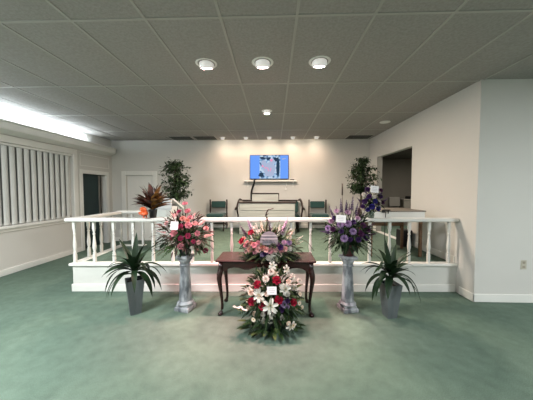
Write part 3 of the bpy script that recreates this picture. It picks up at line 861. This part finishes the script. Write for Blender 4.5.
PL, PR = (-1.075, 2.86), (.888, 2.90)
pedestal(*PL, R(-14), 'grey marbled pedestal column under the pink rose arrangement')
pedestal(*PR, R(12), 'grey marbled pedestal column under the purple flower arrangement')
PZ = .6625

# planters
def planter(x, y, rz, w, h, label, seed, leaves):
    o = thing('potted_dracaena', label, 'potted plant', (x, y, 0), rz, 'dracaenas in grey planters')
    r = random.Random(seed)
    wb = w*.60
    vs = []
    for (ww, z) in ((wb, 0), (w, h), (w-.022, h), (w-.034, h-.05)):
        a = ww/2; vs += [(-a, -a, z), (a, -a, z), (a, a, z), (-a, a, z)]
    fs = [(3, 2, 1, 0)] + [(k*4+i, k*4+(i+1) % 4, k*4+4+(i+1) % 4, k*4+4+i) for k in range(3) for i in range(4)]
    q = MB(); q.add(vs, fs); q.build('planter', 'planter', o)
    q = MB(); a = (w-.034)/2; q.add([(-a, -a, h-.035), (a, -a, h-.035), (a, a, h-.035), (-a, a, h-.035)], [(0, 1, 2, 3)]); q.build('soil', 'soil', o)
    q = MB(); q.tube([(0, 0, h-.04), (.003, 0, h+.04), (.0, .004, h+.13)], [.022, .020, .013], 8, 1)
    for (az, el, L, dr) in leaves + [(r.uniform(0, 6.28), r.uniform(48, 76), r.uniform(.30, .38), r.uniform(.5, 1.3)) for _ in range(9)]:
        a = az - rz; e = R(el)
        d = Vector((math.cos(a)*math.cos(e), math.sin(a)*math.cos(e), math.sin(e)))
        q.leaf((d.x*.012, d.y*.012, h+.02+.10*max(0, math.sin(e))*r.uniform(.6, 1.1)), d, L*1.04, .066*r.uniform(.85, 1.2), dr*1.55, 10, 0, .22, 'strap', r.uniform(-.12, .12))
    q.build('foliage', ['drac', 'stem'], o)
    return o
A = lambda deg: R(deg)
lv1 = [(A(180), 40, .50, 1.9), (A(200), 28, .40, 1.8), (A(168), 55, .42, 1.3), (A(150), 62, .46, .5), (A(0), 42, .44, 1.9), (A(-20), 30, .40, 1.9), (A(12), 55, .42, 1.5), (A(30), 66, .42, .8),
       (A(-60), 45, .36, 1.8), (A(-110), 42, .38, 1.8), (A(-140), 55, .36, 1.4), (A(-40), 60, .36, 1.2), (A(90), 50, .42, 1.6), (A(60), 45, .42, 1.6), (A(120), 48, .42, 1.6), (A(100), 80, .40, .3), (A(190), 74, .40, .35), (A(-80), 72, .34, .7), (A(-5), 76, .34, .6), (A(220), 36, .42, 2.0), (A(-10), 52, .40, 2.3), (A(215), 62, .30, 1.2)]
lv2 = [(A(180), 44, .38, 1.9), (A(195), 30, .38, 2.2), (A(160), 58, .36, 1.4), (A(0), 44, .40, 2.0), (A(-18), 36, .44, 1.9), (A(18), 58, .36, 1.1), (A(-62), 46, .30, 1.8), (A(-120), 42, .32, 1.9), (A(-100), 66, .30, 1.0),
       (A(90), 52, .36, 1.5), (A(55), 48, .38, 1.5), (A(125), 48, .38, 1.5), (A(120), 80, .38, .25), (A(30), 78, .36, .3), (A(-45), 70, .30, .8), (A(-150), 60, .32, 1.3), (A(10), 70, .36, .8), (A(205), 40, .34, 2.3), (A(-30), 50, .42, 2.2), (A(170), 70, .34, .7)]
planter(-1.635, 2.75, R(38), .185, .405, 'dracaena with arching leaves in grey square planter left of the pink flowers', 3, lv1)
planter(1.325, 2.76, R(8), .180, .385, 'dracaena with arching leaves in grey square planter right of the purple flowers', 5, lv2)

FM = ['stem', 'leaf', 'leafd', 'bronze', 'leafl', 'twig']
# ---- pink arrangement on the left pedestal   (pixel offsets of the photo turned into metres)
s = .0118
a = Arr('pink_arrangement', 'pink rose arrangement with bronze foliage on the left pedestal', (PL[0], PL[1], PZ), (0, 0, .23), (.29, .20, .27))
a.base = .10
pot_lathe(a, 'vase', [(.045, .0), (.052, .01), (.066, .07), (.076, .125), (.080, .135), (.070, .135), (.062, .12)], 'dpot')
def px(arr, cx, cy, lst, s):
    for (k, c, x, y, sz, *rest) in lst: arr.put(k, c, (x-cx)*s, (cy-y)*s, sz, *rest)
px(a, 184, 254, [('rose', 'pink', 185, 202, .036), ('rose', 'pink', 187.5, 209.5, .040), ('rose', 'hot', 179, 210, .032), ('carnation', 'coral', 182.5, 217, .038), ('rose', 'hot', 180, 225, .036), ('rose', 'pink', 188, 224, .042),
    ('rose', 'pale', 194.5, 222, .034), ('rose', 'pink', 173.5, 232, .046), ('rose', 'hot', 187.5, 234.5, .036), ('rose', 'hot', 180, 237, .034), ('rose', 'pink', 180, 245, .040), ('carnation', 'pale', 206, 227, .036), ('rose', 'hot', 205, 249, .038),
    ('rose', 'pink', 190, 216, .034), ('carnation', 'coral', 187, 219, .034), ('carnation', 'pale', 166, 222, .034), ('carnation', 'white', 191.5, 247, .030), ('rose', 'pink', 197, 232, .034), ('carnation', 'pale', 198, 241, .030), ('rose', 'hot', 193, 240, .028), ('carnation', 'pale', 176, 213, .030)], s)
for (x, y, L, dx, dz, c) in ((192, 218, .12, .5, .9, 'pale'), (175, 217, .11, -.45, .9, 'pale'), (198, 224, .15, .8, .6, 'pale'), (203, 235, .15, 1, .25, 'pale'), (167, 232, .13, -1, .3, 'pale')):
    a.put('flower_spike', c, (x-184)*s, (254-y)*s, L, None, (dx, -.35, dz))
for i in range(5):                                          # rear blooms
    g = R(30+i*30); a.put('rose', ['pink', 'hot', 'pale'][i % 3], .17*math.cos(g), .2+.05*(i % 2)*2, .038, .15*math.sin(g), (math.cos(g), math.sin(g), .4))
a.core(2, .55, 140, .10); a.leaves(130, .06, .12, .05, 1, -.45, .6, .5, k1=.9); a.leaves(90, .05, .10, .04, 2, -.5, .7, .5, k0=.7, k1=1.02); a.leaves(210, .06, .13, .035, 3, -.4, .8, .5, k0=.6, k1=1.08); a.leaves(26, .14, .22, .02, 2, -.3, .9, .5, k0=.5, k1=.9)
for (dx, dy, dz, L, mi) in ((-1, -.25, .05, .36, 3), (-1, -.1, -.2, .34, 2), (-1, -.4, .3, .33, 3), (1, -.3, .05, .32, 3), (1, -.2, -.15, .30, 1), (1, -.4, .35, .31, 3), (-1, -.6, -.05, .33, 3), (.8, -.7, .1, .28, 3), (-1, -.35, .15, .38, 2), (-1, -.5, -.1, .36, 1), (-.9, .1, .45, .34, 3), (1, -.3, .2, .34, 2), (1, -.1, .55, .32, 3), (.9, -.6, -.05, .30, 1), (-.6, -.8, -.2, .30, 1), (.5, -.8, -.15, .26, 2), (-.7, -.2, .8, .32, 3), (.5, -.1, 1, .34, 3), (-.9, .5, .2, .32, 1), (.9, .6, .2, .3, 2), (0, 1, .2, .3, 1), (-1, -.2, -.25, .34, 3)):
    a.frond((0, 0, .17), (dx, dy, dz), L, mi, .050, .5)
cardmesh(a.o, a.at((173.5-184)*s, -.215, (254-224)*s), .083, .092, R(8))
a.done(FM)

# ---- purple arrangement on the right pedestal
s = .012
a = Arr('purple_arrangement', 'purple and lavender arrangement with tall spikes on the right pedestal', (PR[0], PR[1], PZ), (0, 0, .27), (.27, .20, .25))
a.base = .10
pot_lathe(a, 'flower_pot', [(.058, .0), (.062, .006), (.074, .10), (.086, .130), (.094, .140), (.086, .142), (.072, .12)], 'burg')
px(a, 348, 254, [('mum', 'lav', 328, 227, .040), ('mum', 'lav', 340, 223.5, .044), ('mum', 'lav', 347.5, 222.5, .045), ('mum', 'lav', 344, 237, .044), ('mum', 'lav', 352.5, 230, .042), ('mum', 'mauve', 347, 211, .038), ('mum', 'mauve', 331, 220, .036), ('mum', 'mauve', 357, 217, .034),
    ('carnation', 'mauve', 336, 210, .034), ('carnation', 'plum', 333, 228, .036), ('carnation', 'plum', 360, 232, .042), ('carnation', 'purp', 365, 236, .042), ('carnation', 'plum', 367, 228, .040), ('carnation', 'purp', 358, 238, .036), ('carnation', 'purp', 353, 221, .034), ('carnation', 'purp', 334, 217, .032), ('carnation', 'purp', 341, 230, .032), ('carnation', 'plum', 362, 224, .038), ('carnation', 'purp', 350, 238, .030)], s)
for (x, y0, L, dx, dz, c) in ((341, 214, .21, -.08, 1, 'purp'), (350.5, 212, .21, .06, 1, 'purp'), (345, 214, .16, .0, 1, 'purp'), (354, 216, .19, .18, 1, 'purp'), (338, 217, .16, -.22, 1, 'plum'), (333, 216, .15, -.35, .9, 'purp'), (358, 221, .17, .5, 1, 'purp'), (361, 229, .18, .9, .55, 'plum'), (348, 216, .17, .02, 1, 'plum'), (363, 235, .18, 1, .3, 'plum'), (332, 232, .16, -1, .2, 'purp')):
    a.put('flower_spike', c, (x-348)*s, (254-y0)*s, L, -.02, (dx, -.10, dz))
for (x, y0, L, dx, dz, c) in ((346, 214, .20, .02, 1, 'purp'), (356, 218, .22, .3, 1, 'plum')):
    a.put('flower_spike', c, (x-348)*s, (254-y0)*s, L, .09, (dx, .15, dz))
for i in range(5):
    g = R(30+i*30); a.put(['mum', 'carnation'][i % 2], ['lav', 'plum'][i % 2], .17*math.cos(g), .24+.08*(i % 2), .040, .15*math.sin(g), (math.cos(g), math.sin(g), .4))
a.f.tube([(-.06, .02, .3), (-.068, .02, .6), (-.072, .02, .72)], .003, 5, 5); a.f.tube([(-.072, .02, .72), (-.073, .02, .86)], .0085, 7, 5)
a.core(2, .55, 150, .10); a.leaves(210, .06, .13, .05, 2, -.7, .5, .6, k1=.95); a.leaves(90, .05, .10, .04, 2, -.5, .6, .5, k0=.8, k1=1.04); a.leaves(60, .06, .12, .045, 1, -.7, .4, .6, k0=.4, k1=.9); a.leaves(24, .14, .22, .02, 2, .0, .9, .4, k0=.4, k1=.8)
for (dx, dy, dz, L, mi) in ((-1, -.4, -.05, .32, 2), (-.9, -.5, -.35, .30, 1), (-.9, .2, .2, .30, 2), (1, -.4, -.1, .32, 2), (.9, -.5, -.4, .32, 1), (.5, -.9, -.3, .26, 2), (-.4, -.9, -.3, .26, 2), (.9, .4, .2, .3, 2), (-.9, .5, .0, .3, 1), (0, 1, 0, .3, 2), (1, -.1, -.3, .33, 2)):
    a.frond((0, 0, .22), (dx, dy, dz), L, mi, .05, .6)
cardmesh(a.o, a.at((340.5-348)*s, -.215, (254-217.3)*s), .108, .080, R(-3))
a.done(FM)

# ---- blue-purple arrangement standing on the handrail
s = .01405
RX, RY = 1.362, SY+.040
a = Arr('rail_arrangement', 'violet blue flowers with white card in glass vase on the balustrade', (RX, RY, RZ1+.001), (0, 0, .235), (.155, .12, .17))
a.base = .02
q = MB(); q.lathe([(.030, 0), (.044, .006), (.050, .05), (.044, .085), (.050, .105), (.047, .105), (.041, .085), (.046, .05), (.040, .010), (.02, .008)], 20); q.build('glass_vase', 'glass', a.o)
px(a, 371, 217.5, [('rose', 'white', 373.4, 196.5, .034), ('carnation', 'white', 363.6, 194, .030), ('carnation', 'purp', 365, 201, .042), ('carnation', 'purp', 379.5, 196, .042), ('carnation', 'purp', 367.5, 189, .040), ('carnation', 'blue', 372, 206, .044), ('carnation', 'blue', 378, 208, .042), ('carnation', 'blue', 375, 201, .038), ('carnation', 'purp', 369, 196, .038),
    ('carnation', 'plum', 382, 202, .036), ('carnation', 'purp', 363, 206, .036), ('carnation', 'blue', 368, 209, .036), ('carnation', 'plum', 380, 190, .036)], s)
for (x, y0, L, dx, dz) in ((366, 196, .15, -.15, 1), (369, 193, .13, -.05, 1), (379, 197, .14, .4, 1), (381, 203, .13, .8, .7), (362, 203, .12, -.7, .8)):
    a.put('flower_spike', 'purp', (x-371)*s, (217.5-y0)*s, L, -.03, (dx, -.1, dz))
for i in range(5):
    g = R(20+i*35); a.put('carnation', ['purp', 'blue'][i % 2], .09*math.cos(g), .2+.05*(i % 2), .040, .085*math.sin(g), (math.cos(g), math.sin(g), .4))
a.core(2, .6, 60, .07); a.leaves(60, .05, .10, .035, 2, -.6, .7, .5, k1=.9); a.leaves(20, .05, .10, .035, 1, -.6, .3, .5, k1=.9)
cardmesh(a.o, a.at((374.3-371)*s, -.135, (217.5-188.7)*s), .118, .092, R(10), R(-6))
a.done(FM)

# ---- croton on the handrail with an orange bow
CX, CY = -1.72, SY-.018
a = Arr('potted_croton', 'dark red croton in black pot with orange bow on the balustrade', (CX, CY, RZ1+.001), (0, 0, .17), (.14, .10, .12), 'potted plant')
pot_lathe(a, 'flower_pot', [(.040, 0), (.044, .004), (.053, .100), (.057, .104), (.057, .118), (.050, .118), (.048, .10)], 'black')
for i in range(64):
    az = rng.uniform(0, 2*PI); el = rng.uniform(22, 82); L = rng.uniform(.22, .345)*(1.0 if el < 55 else 1.05)
    d = Vector((math.cos(az)*math.cos(R(el)), math.sin(az)*math.cos(R(el)), math.sin(R(el))))
    amber = d.x > .25 and el > 30 and rng.random() < .55
    a.f.leaf((d.x*.02, d.y*.02, .11+rng.uniform(0, .09)), d, L*.92, .098, rng.uniform(.2, .8), 6, 2 if amber else 1, .25, 'leaf', rng.uniform(-.4, .4))
for (az, el, L) in ((182, 24, .30), (190, 8, .26), (172, 12, .29), (8, 42, .29), (20, 50, .30), (100, 80, .30), (75, 72, .32)):
    d = Vector((math.cos(R(az))*math.cos(R(el)), math.sin(R(az))*math.cos(R(el))*.6, math.sin(R(el))))
    a.f.leaf((0, 0, .16), d, L, .055, .35, 6, 2 if az < 30 else 1, .25, 'leaf')
a.f.tube([(0, 0, .09), (0, 0, .22)], [.012, .008], 7, 0)
a.done(['twig', 'crot', 'crot2'])
q = MB()
for k in range(9):
    g = 2*PI*k/9+.2; c = Vector((-.062, -.105, .095)); r_ = .066
    p1 = c+Vector((math.cos(g)*r_, -.02, math.sin(g)*r_)); sd = Vector((-math.sin(g), 0, math.cos(g)))*.019
    p1 += Vector((rng.uniform(-.014, .014), rng.uniform(-.02, .0), rng.uniform(-.014, .014)))
    pts = [c, c+(p1-c)*.5+Vector((0, -.022, 0)), p1, c+(p1-c)*.5+Vector((0, .016, 0)), c]
    vs = []
    for pt in pts: vs += [pt-sd, pt+sd]
    q.add(vs, [(i*2, i*2+1, i*2+3, i*2+2) for i in range(4)], 0, True)
for dx in (-.02, .025):
    q.add([(-.062-.01, -.10, .10), (-.062+.01, -.10, .10), (-.062+dx+.014, -.11, .004), (-.062+dx-.010, -.11, .016)], [(0, 1, 2, 3)])
q.tube([(-.062, -.105, .095), (-.045, -.06, .10), (-.03, -.03, .105)], .005, 5)
q.build('ribbon_bow', 'orange', a.o)

# ---- ficus trees
def ficus(x, y, z0, top, cw, ch, label, seed, n=620):
    r = random.Random(seed)
    o = thing('ficus_tree', label, 'tree', (x, y, z0), r.uniform(0, 6), 'ficus trees on the stage')
    q = MB(); q.lathe([(.12, 0), (.13, .01), (.155, .24), (.165, .25), (.165, .27), (.15, .27), (.145, .23)], 20); q.build('flower_pot', 'dpot', o)
    q = MB(); q.lathe([(.146, .228), (.10, .235), (.01, .24)], 16); q.build('soil', 'soil', o)
    cz = top-ch*.55
    q = MB()
    q.tube(smooth_pts([(0, 0, .22), (.02, .01, .45), (-.015, .0, .7), (.01, 0, cz-.2), (0, 0, cz+.1), (0, 0, top-.1)]), .016, 8)
    q.tube(smooth_pts([(.02, 0, .22), (-.02, .02, .5), (.02, -.015, .75), (-.01, .01, cz-.1)]), .011, 7)
    f = MB()
    for i in range(72):
        a_ = r.uniform(0, 2*PI); t = r.uniform(-.75, 1); 
        w = (math.cos(max(-1, t)*PI/2*.93))**.6 if t > 0 else (1-(-t)**2.2*.75)
        rad = cw*.5*w*r.uniform(.55, 1.0)
        z = cz + (t*ch*.55 if t > 0 else t*ch*.55)
        tip = Vector((math.cos(a_)*rad, math.sin(a_)*rad, z)); root = Vector((0, 0, max(cz-ch*.38, min(top-.12, z-.12))))
        mid = (tip+root)*.5+Vector((0, 0, .05))
        pts = smooth_pts([root, mid, tip], 5); q.tube(pts, [.006-.0004*k for k in range(len(pts))], 5)
        for k in range(n//72):
            p = pts[r.randrange(2, len(pts))] + Vector((r.gauss(0, .028), r.gauss(0, .028), r.gauss(0, .028)))
            d = Vector((r.gauss(0, 1), r.gauss(0, 1), r.gauss(-.15, .6))) + (tip-root)*1.5
            f.leaf(p, d, r.uniform(.055, .085), r.uniform(.030, .042), .5, 3, 0 if r.random() < .72 else 1, .3)
    q.build('trunk', 'bark', o); f.build('foliage', ['fic', 'leafd'], o); return o
ficus(-2.12, 5.15, SZ, 1.68, .72, .90, 'tall ficus tree on the stage behind the white lectern', 11, 1900)
ficus(1.94, 5.45, SZ, 1.74, .66, .80, 'tall ficus tree in the corner beside the dark side opening', 23, 2000)

# ---- table arrangement
s = .012
a = Arr('table_arrangement', 'pink and white arrangement around a lavender stone on the mahogany table', (-.04, 2.83, TBZ+.001), (0, .0, .13), (.34, .17, .26))
a.base = .05
pot_lathe(a, 'vase', [(.10, 0), (.115, .008), (.125, .06), (.12, .075), (.11, .07)], 'dpot')
px(a, 270, 257, [('rose', 'red', 251, 232.5, .040, -.10), ('rose', 'red', 241.8, 241, .040, -.10), ('carnation', 'coral', 244, 238, .026, -.05)], s)
for (c, x, y, sz) in (('pink', 246, 245, .038), ('coral', 250, 249, .040), ('pale', 247, 251, .036), ('pink', 254, 245, .040), ('pale', 258, 249, .042), ('coral', 262, 247, .040), ('pink', 255, 251, .036), ('pale', 266, 249, .040), ('pink', 270, 250, .042), ('pale', 275, 249, .038), ('coral', 251, 243, .032), ('pink', 258, 243, .034), ('pale', 247, 242, .030), ('pale', 284, 248, .036), ('pink', 280, 251, .036), ('white', 273, 253, .040), ('purp', 279.5, 247, .038), ('purp', 265, 253, .036), ('lav', 288, 242, .036), ('mauve', 283, 242, .032), ('white', 289, 248, .030), ('plum', 277, 244, .030), ('lav', 262, 254, .030)):
    a.put('carnation', c, (x-270)*s, (257-y)*s, sz)
for (x, y, sz) in ((271, 260.5, .040), (268, 257, .036), (275, 258, .034), (279, 254, .030), (258, 231, .026), (255, 227, .026)):
    a.put('carnation' if sz > .03 else 'rose', 'white', (x-270)*s, (257-y)*s, sz, -.17 if y > 250 else None)
for (x, y0, L, dx, dz, c) in ((258, 238, .20, -.15, 1, 'white'), (256, 238, .17, -.35, 1, 'cream'), (277, 238, .18, .15, 1, 'white'), (281, 238, .18, .3, 1, 'white'), (286, 240, .17, .55, .9, 'cream'), (253, 236, .24, -.3, 1, 'mauve'), (280, 236, .26, .35, 1, 'mauve'), (262, 234, .18, -.1, 1, 'cream'), (290, 246, .16, 1, .45, 'white'), (269, 236, .20, .02, 1, 'plum'), (292, 243, .16, .8, .7, 'white'), (248, 238, .20, -.6, 1, 'plum')):
    a.put('flower_spike', c, (x-270)*s, (257-y0)*s, L, -.02, (dx, -.15, dz))
for i in range(6):
    g = R(20+i*28); a.put('carnation', ['pink', 'white', 'pale'][i % 3], .24*math.cos(g), .12+.05*(i % 2), .040, .13*math.sin(g), (math.cos(g), math.sin(g), .5))
a.f.tube(smooth_pts([(-.03, .0, .12), (-.045, .0, .34), (-.03, .0, .43), (-.055, 0, .50), (-.03, -.01, .565), (.0, -.015, .575), (.035, -.015, .585)]), [.010]*12+[.008]*12+[.006]*13, 6, 5)
for i in range(10): a.f.leaf((-.04+rng.uniform(-.015, .015), -.005, .36+.018*i), (rng.uniform(-1, 1), -.6, rng.uniform(.1, .8)), .05, .022, .3, 3, 5)
a.core(2, .6, 150, .10); a.leaves(160, .06, .13, .04, 1, -.35, .5, .6, k1=.95); a.leaves(120, .06, .13, .045, 2, -.4, .3, .7, k0=.5, k1=1.0); a.leaves(60, .05, .09, .035, 2, -.3, .6, .5, k0=.85, k1=1.05); a.leaves(170, .06, .11, .04, 2, -.5, .0, .4, k0=.5, k1=1.12); a.leaves(60, .06, .12, .035, 4, .0, .9, .4, k0=.4, k1=.85); a.leaves(40, .05, .12, .03, 3, .0, .9, .4, k0=.4, k1=.9); a.leaves(30, .12, .22, .018, 4, .2, .9, .3, k0=.4, k1=.8)
for (dx, dy, dz, L, mi) in ((-1, -.25, .12, .36, 1), (-1, -.5, .0, .33, 2), (-.8, -.8, .05, .34, 1), (.8, -.8, .05, .34, 1), (-.3, -1, .0, .30, 2), (.3, -1, .0, .30, 2), (-.9, -.6, .2, .34, 1), (.9, -.6, .2, .34, 2), (1, -.3, .10, .34, 1), (1, -.5, .0, .32, 2), (.6, -.7, -.1, .26, 1), (-.6, -.7, -.1, .26, 1), (-.7, .1, .7, .34, 4), (.7, .1, .8, .36, 4), (.25, .0, 1, .38, 4), (-.3, .05, 1, .36, 4), (1, .2, .4, .34, 4), (-1, .3, .35, .33, 1), (0, 1, .3, .28, 1)):
    a.frond((0, 0, .09), (dx, dy, dz), L, mi, .045, .35)
a.f.tube(smooth_pts([(.22, -.05, .20), (.32, -.06, .24), (.42, -.06, .20), (.50, -.06, .10)]), .003, 5, 5)
# domed memorial stone among the flowers
q = MB()
n = 20; ow, oh = .098, .150
outl = [(-ow, 0), (ow, 0)] + [(ow*math.cos(PI*k/n), .055+(oh-.055)*math.sin(PI*k/n)) for k in range(n+1)]
T = Matrix.Translation(a.at((268.5-270)*s, -.165, (257-244.5)*s)) @ Matrix.Rotation(R(-12), 4, 'X')
q.prism(outl, -.018, .018, 0, T)
q.box(-ow*.98, ow*.98, -.0195, -.0178, .062, .074, 1, T); q.box(-ow*.86, ow*.86, -.0195, -.0178, .098, .110, 1, T)
for zz, ww in ((.030, .070), (.045, .055), (.082, .066)): 
    x = -ww
    while x < ww:
        L = rng.uniform(.010, .022); q.box(x, min(ww, x+L), -.0197, -.0178, zz-.0035, zz+.0035, 2, T); x += L+.005
st = q.build('memorial_stone', ['plaq', 'plaql', 'plaqd'], a.o); st['label'] = 'lavender grey domed memorial stone'
a.done(FM)
for v in a.fo.data.vertices:                                # leaves lie on the table top, not in it
    if v.co.z < .004: v.co.z = .004 + .02*rng.random()

# ---- floor spray in front of the table
s = .0108
a = Arr('floor_spray', 'red and white flower spray standing on the carpet before the table', (-.02, 2.50, 0), (0, .0, .31), (.29, .19, .30))
a.base = .10
pot_lathe(a, 'basket', [(.09, 0), (.10, .008), (.13, .12), (.14, .15), (.13, .15), (.115, .12)], 'dpot')
q = MB()
q.tube([(0, .06, .02), (0, .13, .35), (0, .15, .60)], .007, 6); q.build('spray_stand', 'black', a.o)
SR = [(256, 283.5, .050), (274.5, 279, .054), (250.5, 300, .050), (261, 304, .050), (276.5, 298, .052), (290.5, 300, .046)]
for (x, y, sz) in SR: a.put('rose', 'red', (x-270)*s, (325-y)*s, sz*.88)
a.put('lily', 'white', (268.5-270)*s, (325-304)*s, .074, -.22, (0, -1, .15))
a.put('lily', 'white', (258-270)*s, (325-294)*s, .062, None, (-.3, -1, .3)); a.put('lily', 'white', (282-270)*s, (325-287)*s, .058, None, (.4, -1, .2))
a.put('lily', 'white', (240-270)*s, (325-304)*s, .075, -.16, (-.25, -.45, -.85)); a.put('lily', 'white', (264-270)*s, (325-317)*s, .066, None, (-.1, -.8, -.6)); a.put('lily', 'white', (288-270)*s, (325-325)*s+.03, .052, -.22, (.3, -.7, -.2))
for (c, x, y, sz) in (('white', 264, 278, .046), ('white', 269, 271, .044), ('cream', 259, 296, .044), ('cream', 250, 291, .046), ('white', 280, 285, .042), ('white', 284, 291.5, .042), ('white', 293, 286, .044), ('white', 289.5, 275, .044), ('white', 283, 268, .044), ('white', 271, 264, .042), ('cream', 253.5, 312, .038), ('white', 248, 288, .036), ('cream', 265, 292, .038), ('white', 257, 289, .036), ('white', 280, 315, .040), ('white', 270, 314, .040), ('cream', 274, 272, .034), ('white', 296, 279, .036), ('cream', 286, 280, .036), ('lav', 281, 302, .042), ('purp', 279, 307.5, .040), ('lav', 284.5, 305, .034), ('purp', 285, 299, .030), ('white', 261, 312, .036), ('cream', 247, 306, .034)):
    kd = 'lily' if c in ('white', 'cream') and rng.random() < .38 else 'carnation'
    a.put(kd, c, (x-270)*s, (325-y)*s, sz*(1.0 if kd == 'lily' else .85), None, None if kd == 'carnation' else (rng.uniform(-.9, .9), -1, rng.uniform(-.5, .8)))
for (x, y) in ((296.5, 301), (299, 305), (294, 306), (286, 321), (291, 328), (252, 318), (246, 299), (297, 292)):
    a.put('daisy', 'cream', (x-270)*s, max(.02, (325-y)*s), .027, None if y < 318 else -.24)
for i in range(6):
    g = R(20+i*28); a.put('carnation', ['white', 'red', 'cream'][i % 3], .22*math.cos(g), .30+.1*(i % 2), .042, .12*math.sin(g), (math.cos(g), math.sin(g), .3))
a.core(2, .6, 200, .11); a.leaves(130, .05, .10, .04, 2, -.8, .8, .5, k0=.85, k1=1.06); a.leaves(90, .05, .11, .035, 1, -.8, .8, .5, k0=.85, k1=1.06); a.leaves(260, .06, .14, .045, 1, -.8, .8, .6, k1=.9); a.leaves(110, .06, .13, .045, 2, -.9, .6, .6, k0=.4, k1=.95); a.leaves(50, .05, .11, .035, 3, -.5, .6, .5, k0=.5, k1=.95); a.leaves(40, .06, .12, .03, 4, -.5, .7, .5, k0=.5, k1=.95)
for (dx, dy, dz, L, mi) in ((-1, -.3, .1, .33, 1), (-1, -.4, -.3, .34, 1), (-.8, -.7, -.45, .30, 2), (1, -.3, .1, .32, 1), (1, -.4, -.3, .34, 1), (.8, -.7, -.45, .32, 2), (.3, -1, -.5, .26, 1), (-.3, -1, -.5, .28, 2), (-.6, .0, .8, .34, 1), (.6, .0, .8, .34, 1), (.1, .1, 1, .36, 4), (1, .3, .3, .3, 2), (-1, .3, .3, .3, 2), (.9, -.2, .5, .32, 4), (-.9, -.2, .5, .32, 4)):
    a.frond((0, -.03, .26), (dx, dy, dz), L, mi, .055, .45)
# trailing greens lying on the carpet
for k in range(38):
    g = R(-180+rng.uniform(-8, 196)); rr = rng.uniform(.12, .22)
    a.f.leaf((rr*math.cos(g)*1.25, rr*math.sin(g)*.9-.02, .03+rng.uniform(0, .05)), (math.cos(g), math.sin(g), .15), rng.uniform(.08, .13), .045, .25, 4, rng.choice((1, 1, 2, 4)), .2)
cardmesh(a.o, a.at((269.8-270)*s, -.275, (325-289)*s), .092, .072, R(14), R(-20), 3, .1)
a.done(FM)
# keep every leaf above the carpet
for v in a.fo.data.vertices:
    if v.co.z < .004: v.co.z = .004 + abs(v.co.z)*.02

# ------------------------------------------------------------------ lights
def area(name, loc, target, sx, sy, power, col, spread=180):
    l = bpy.data.lights.new(name, 'AREA'); l.shape = 'RECTANGLE'; l.size = sx; l.size_y = sy; l.energy = power; l.color = col; l.spread = R(spread)
    o = bpy.data.objects.new(name, l); COL.objects.link(o); o.location = loc
    o.rotation_euler = (Vector(target)-Vector(loc)).to_track_quat('-Z', 'Y').to_euler(); return o
for (x, y, p) in ((-2.8, .6, 185), (1.2, -2.2, 42), (3.9, -.4, 132)):  # unseen fill lights at ceiling height, added to brighten room and walls
    area('unseen_fill', (x, y, ZC-.03), (x, y, 0), .6, 1.2, p, (.93, .98, 1.0))
for x, c, p in ((-.735, (1, .47, .47), 210), (-.125, (1, .50, .50), 210), (.485, (1, .88, .76), 105)):
    spot('display_spot', (x, 2.69, ZC-.075), (x*.9, 2.80, .5), p, c, 66, 1.0)
area('stage_lamp', (-.125, 4.26, ZC-.06), (-.125, 4.26, 0), .5, .5, 88, (1, .83, .67))
area('side_room_fill', (3.9, 5.6, AZ-.03), (3.9, 5.6, 0), .5, .5, 32, (1, .92, .80))  # added fill that lifts the side room, no fixture there
for k in range(5):
    x = -1.345+.61*k
    spot('wall_washer', (x, 6.32, ZC-.075), (x, 6.45, .5), 9, (1, .62, .42), 165, 1.0, .04)

w = bpy.data.worlds.new('world'); S.world = w; w.use_nodes = True
w.node_tree.nodes['Background'].inputs[0].default_value = (.02, .022, .025, 1); w.node_tree.nodes['Background'].inputs[1].default_value = 1

# ------------------------------------------------------------------ camera
cd = bpy.data.cameras.new('camera'); cam = bpy.data.objects.new('camera', cd); COL.objects.link(cam)
cd.sensor_width = 36; cd.lens = 36*242/533; cd.clip_start = .05
cam.location = (0, 0, 1.445); cam.rotation_euler = (R(90-2.37), 0, R(1.78))
S.camera = cam
S.view_settings.view_transform = 'Standard'; S.view_settings.look = 'None'; S.view_settings.exposure = 0.62; S.view_settings.gamma = 1
S.view_settings.use_curve_mapping = False
S.cycles.use_denoising = True
S.cycles.max_bounces = 8; S.cycles.diffuse_bounces = 5
S.cycles.sample_clamp_indirect = 6
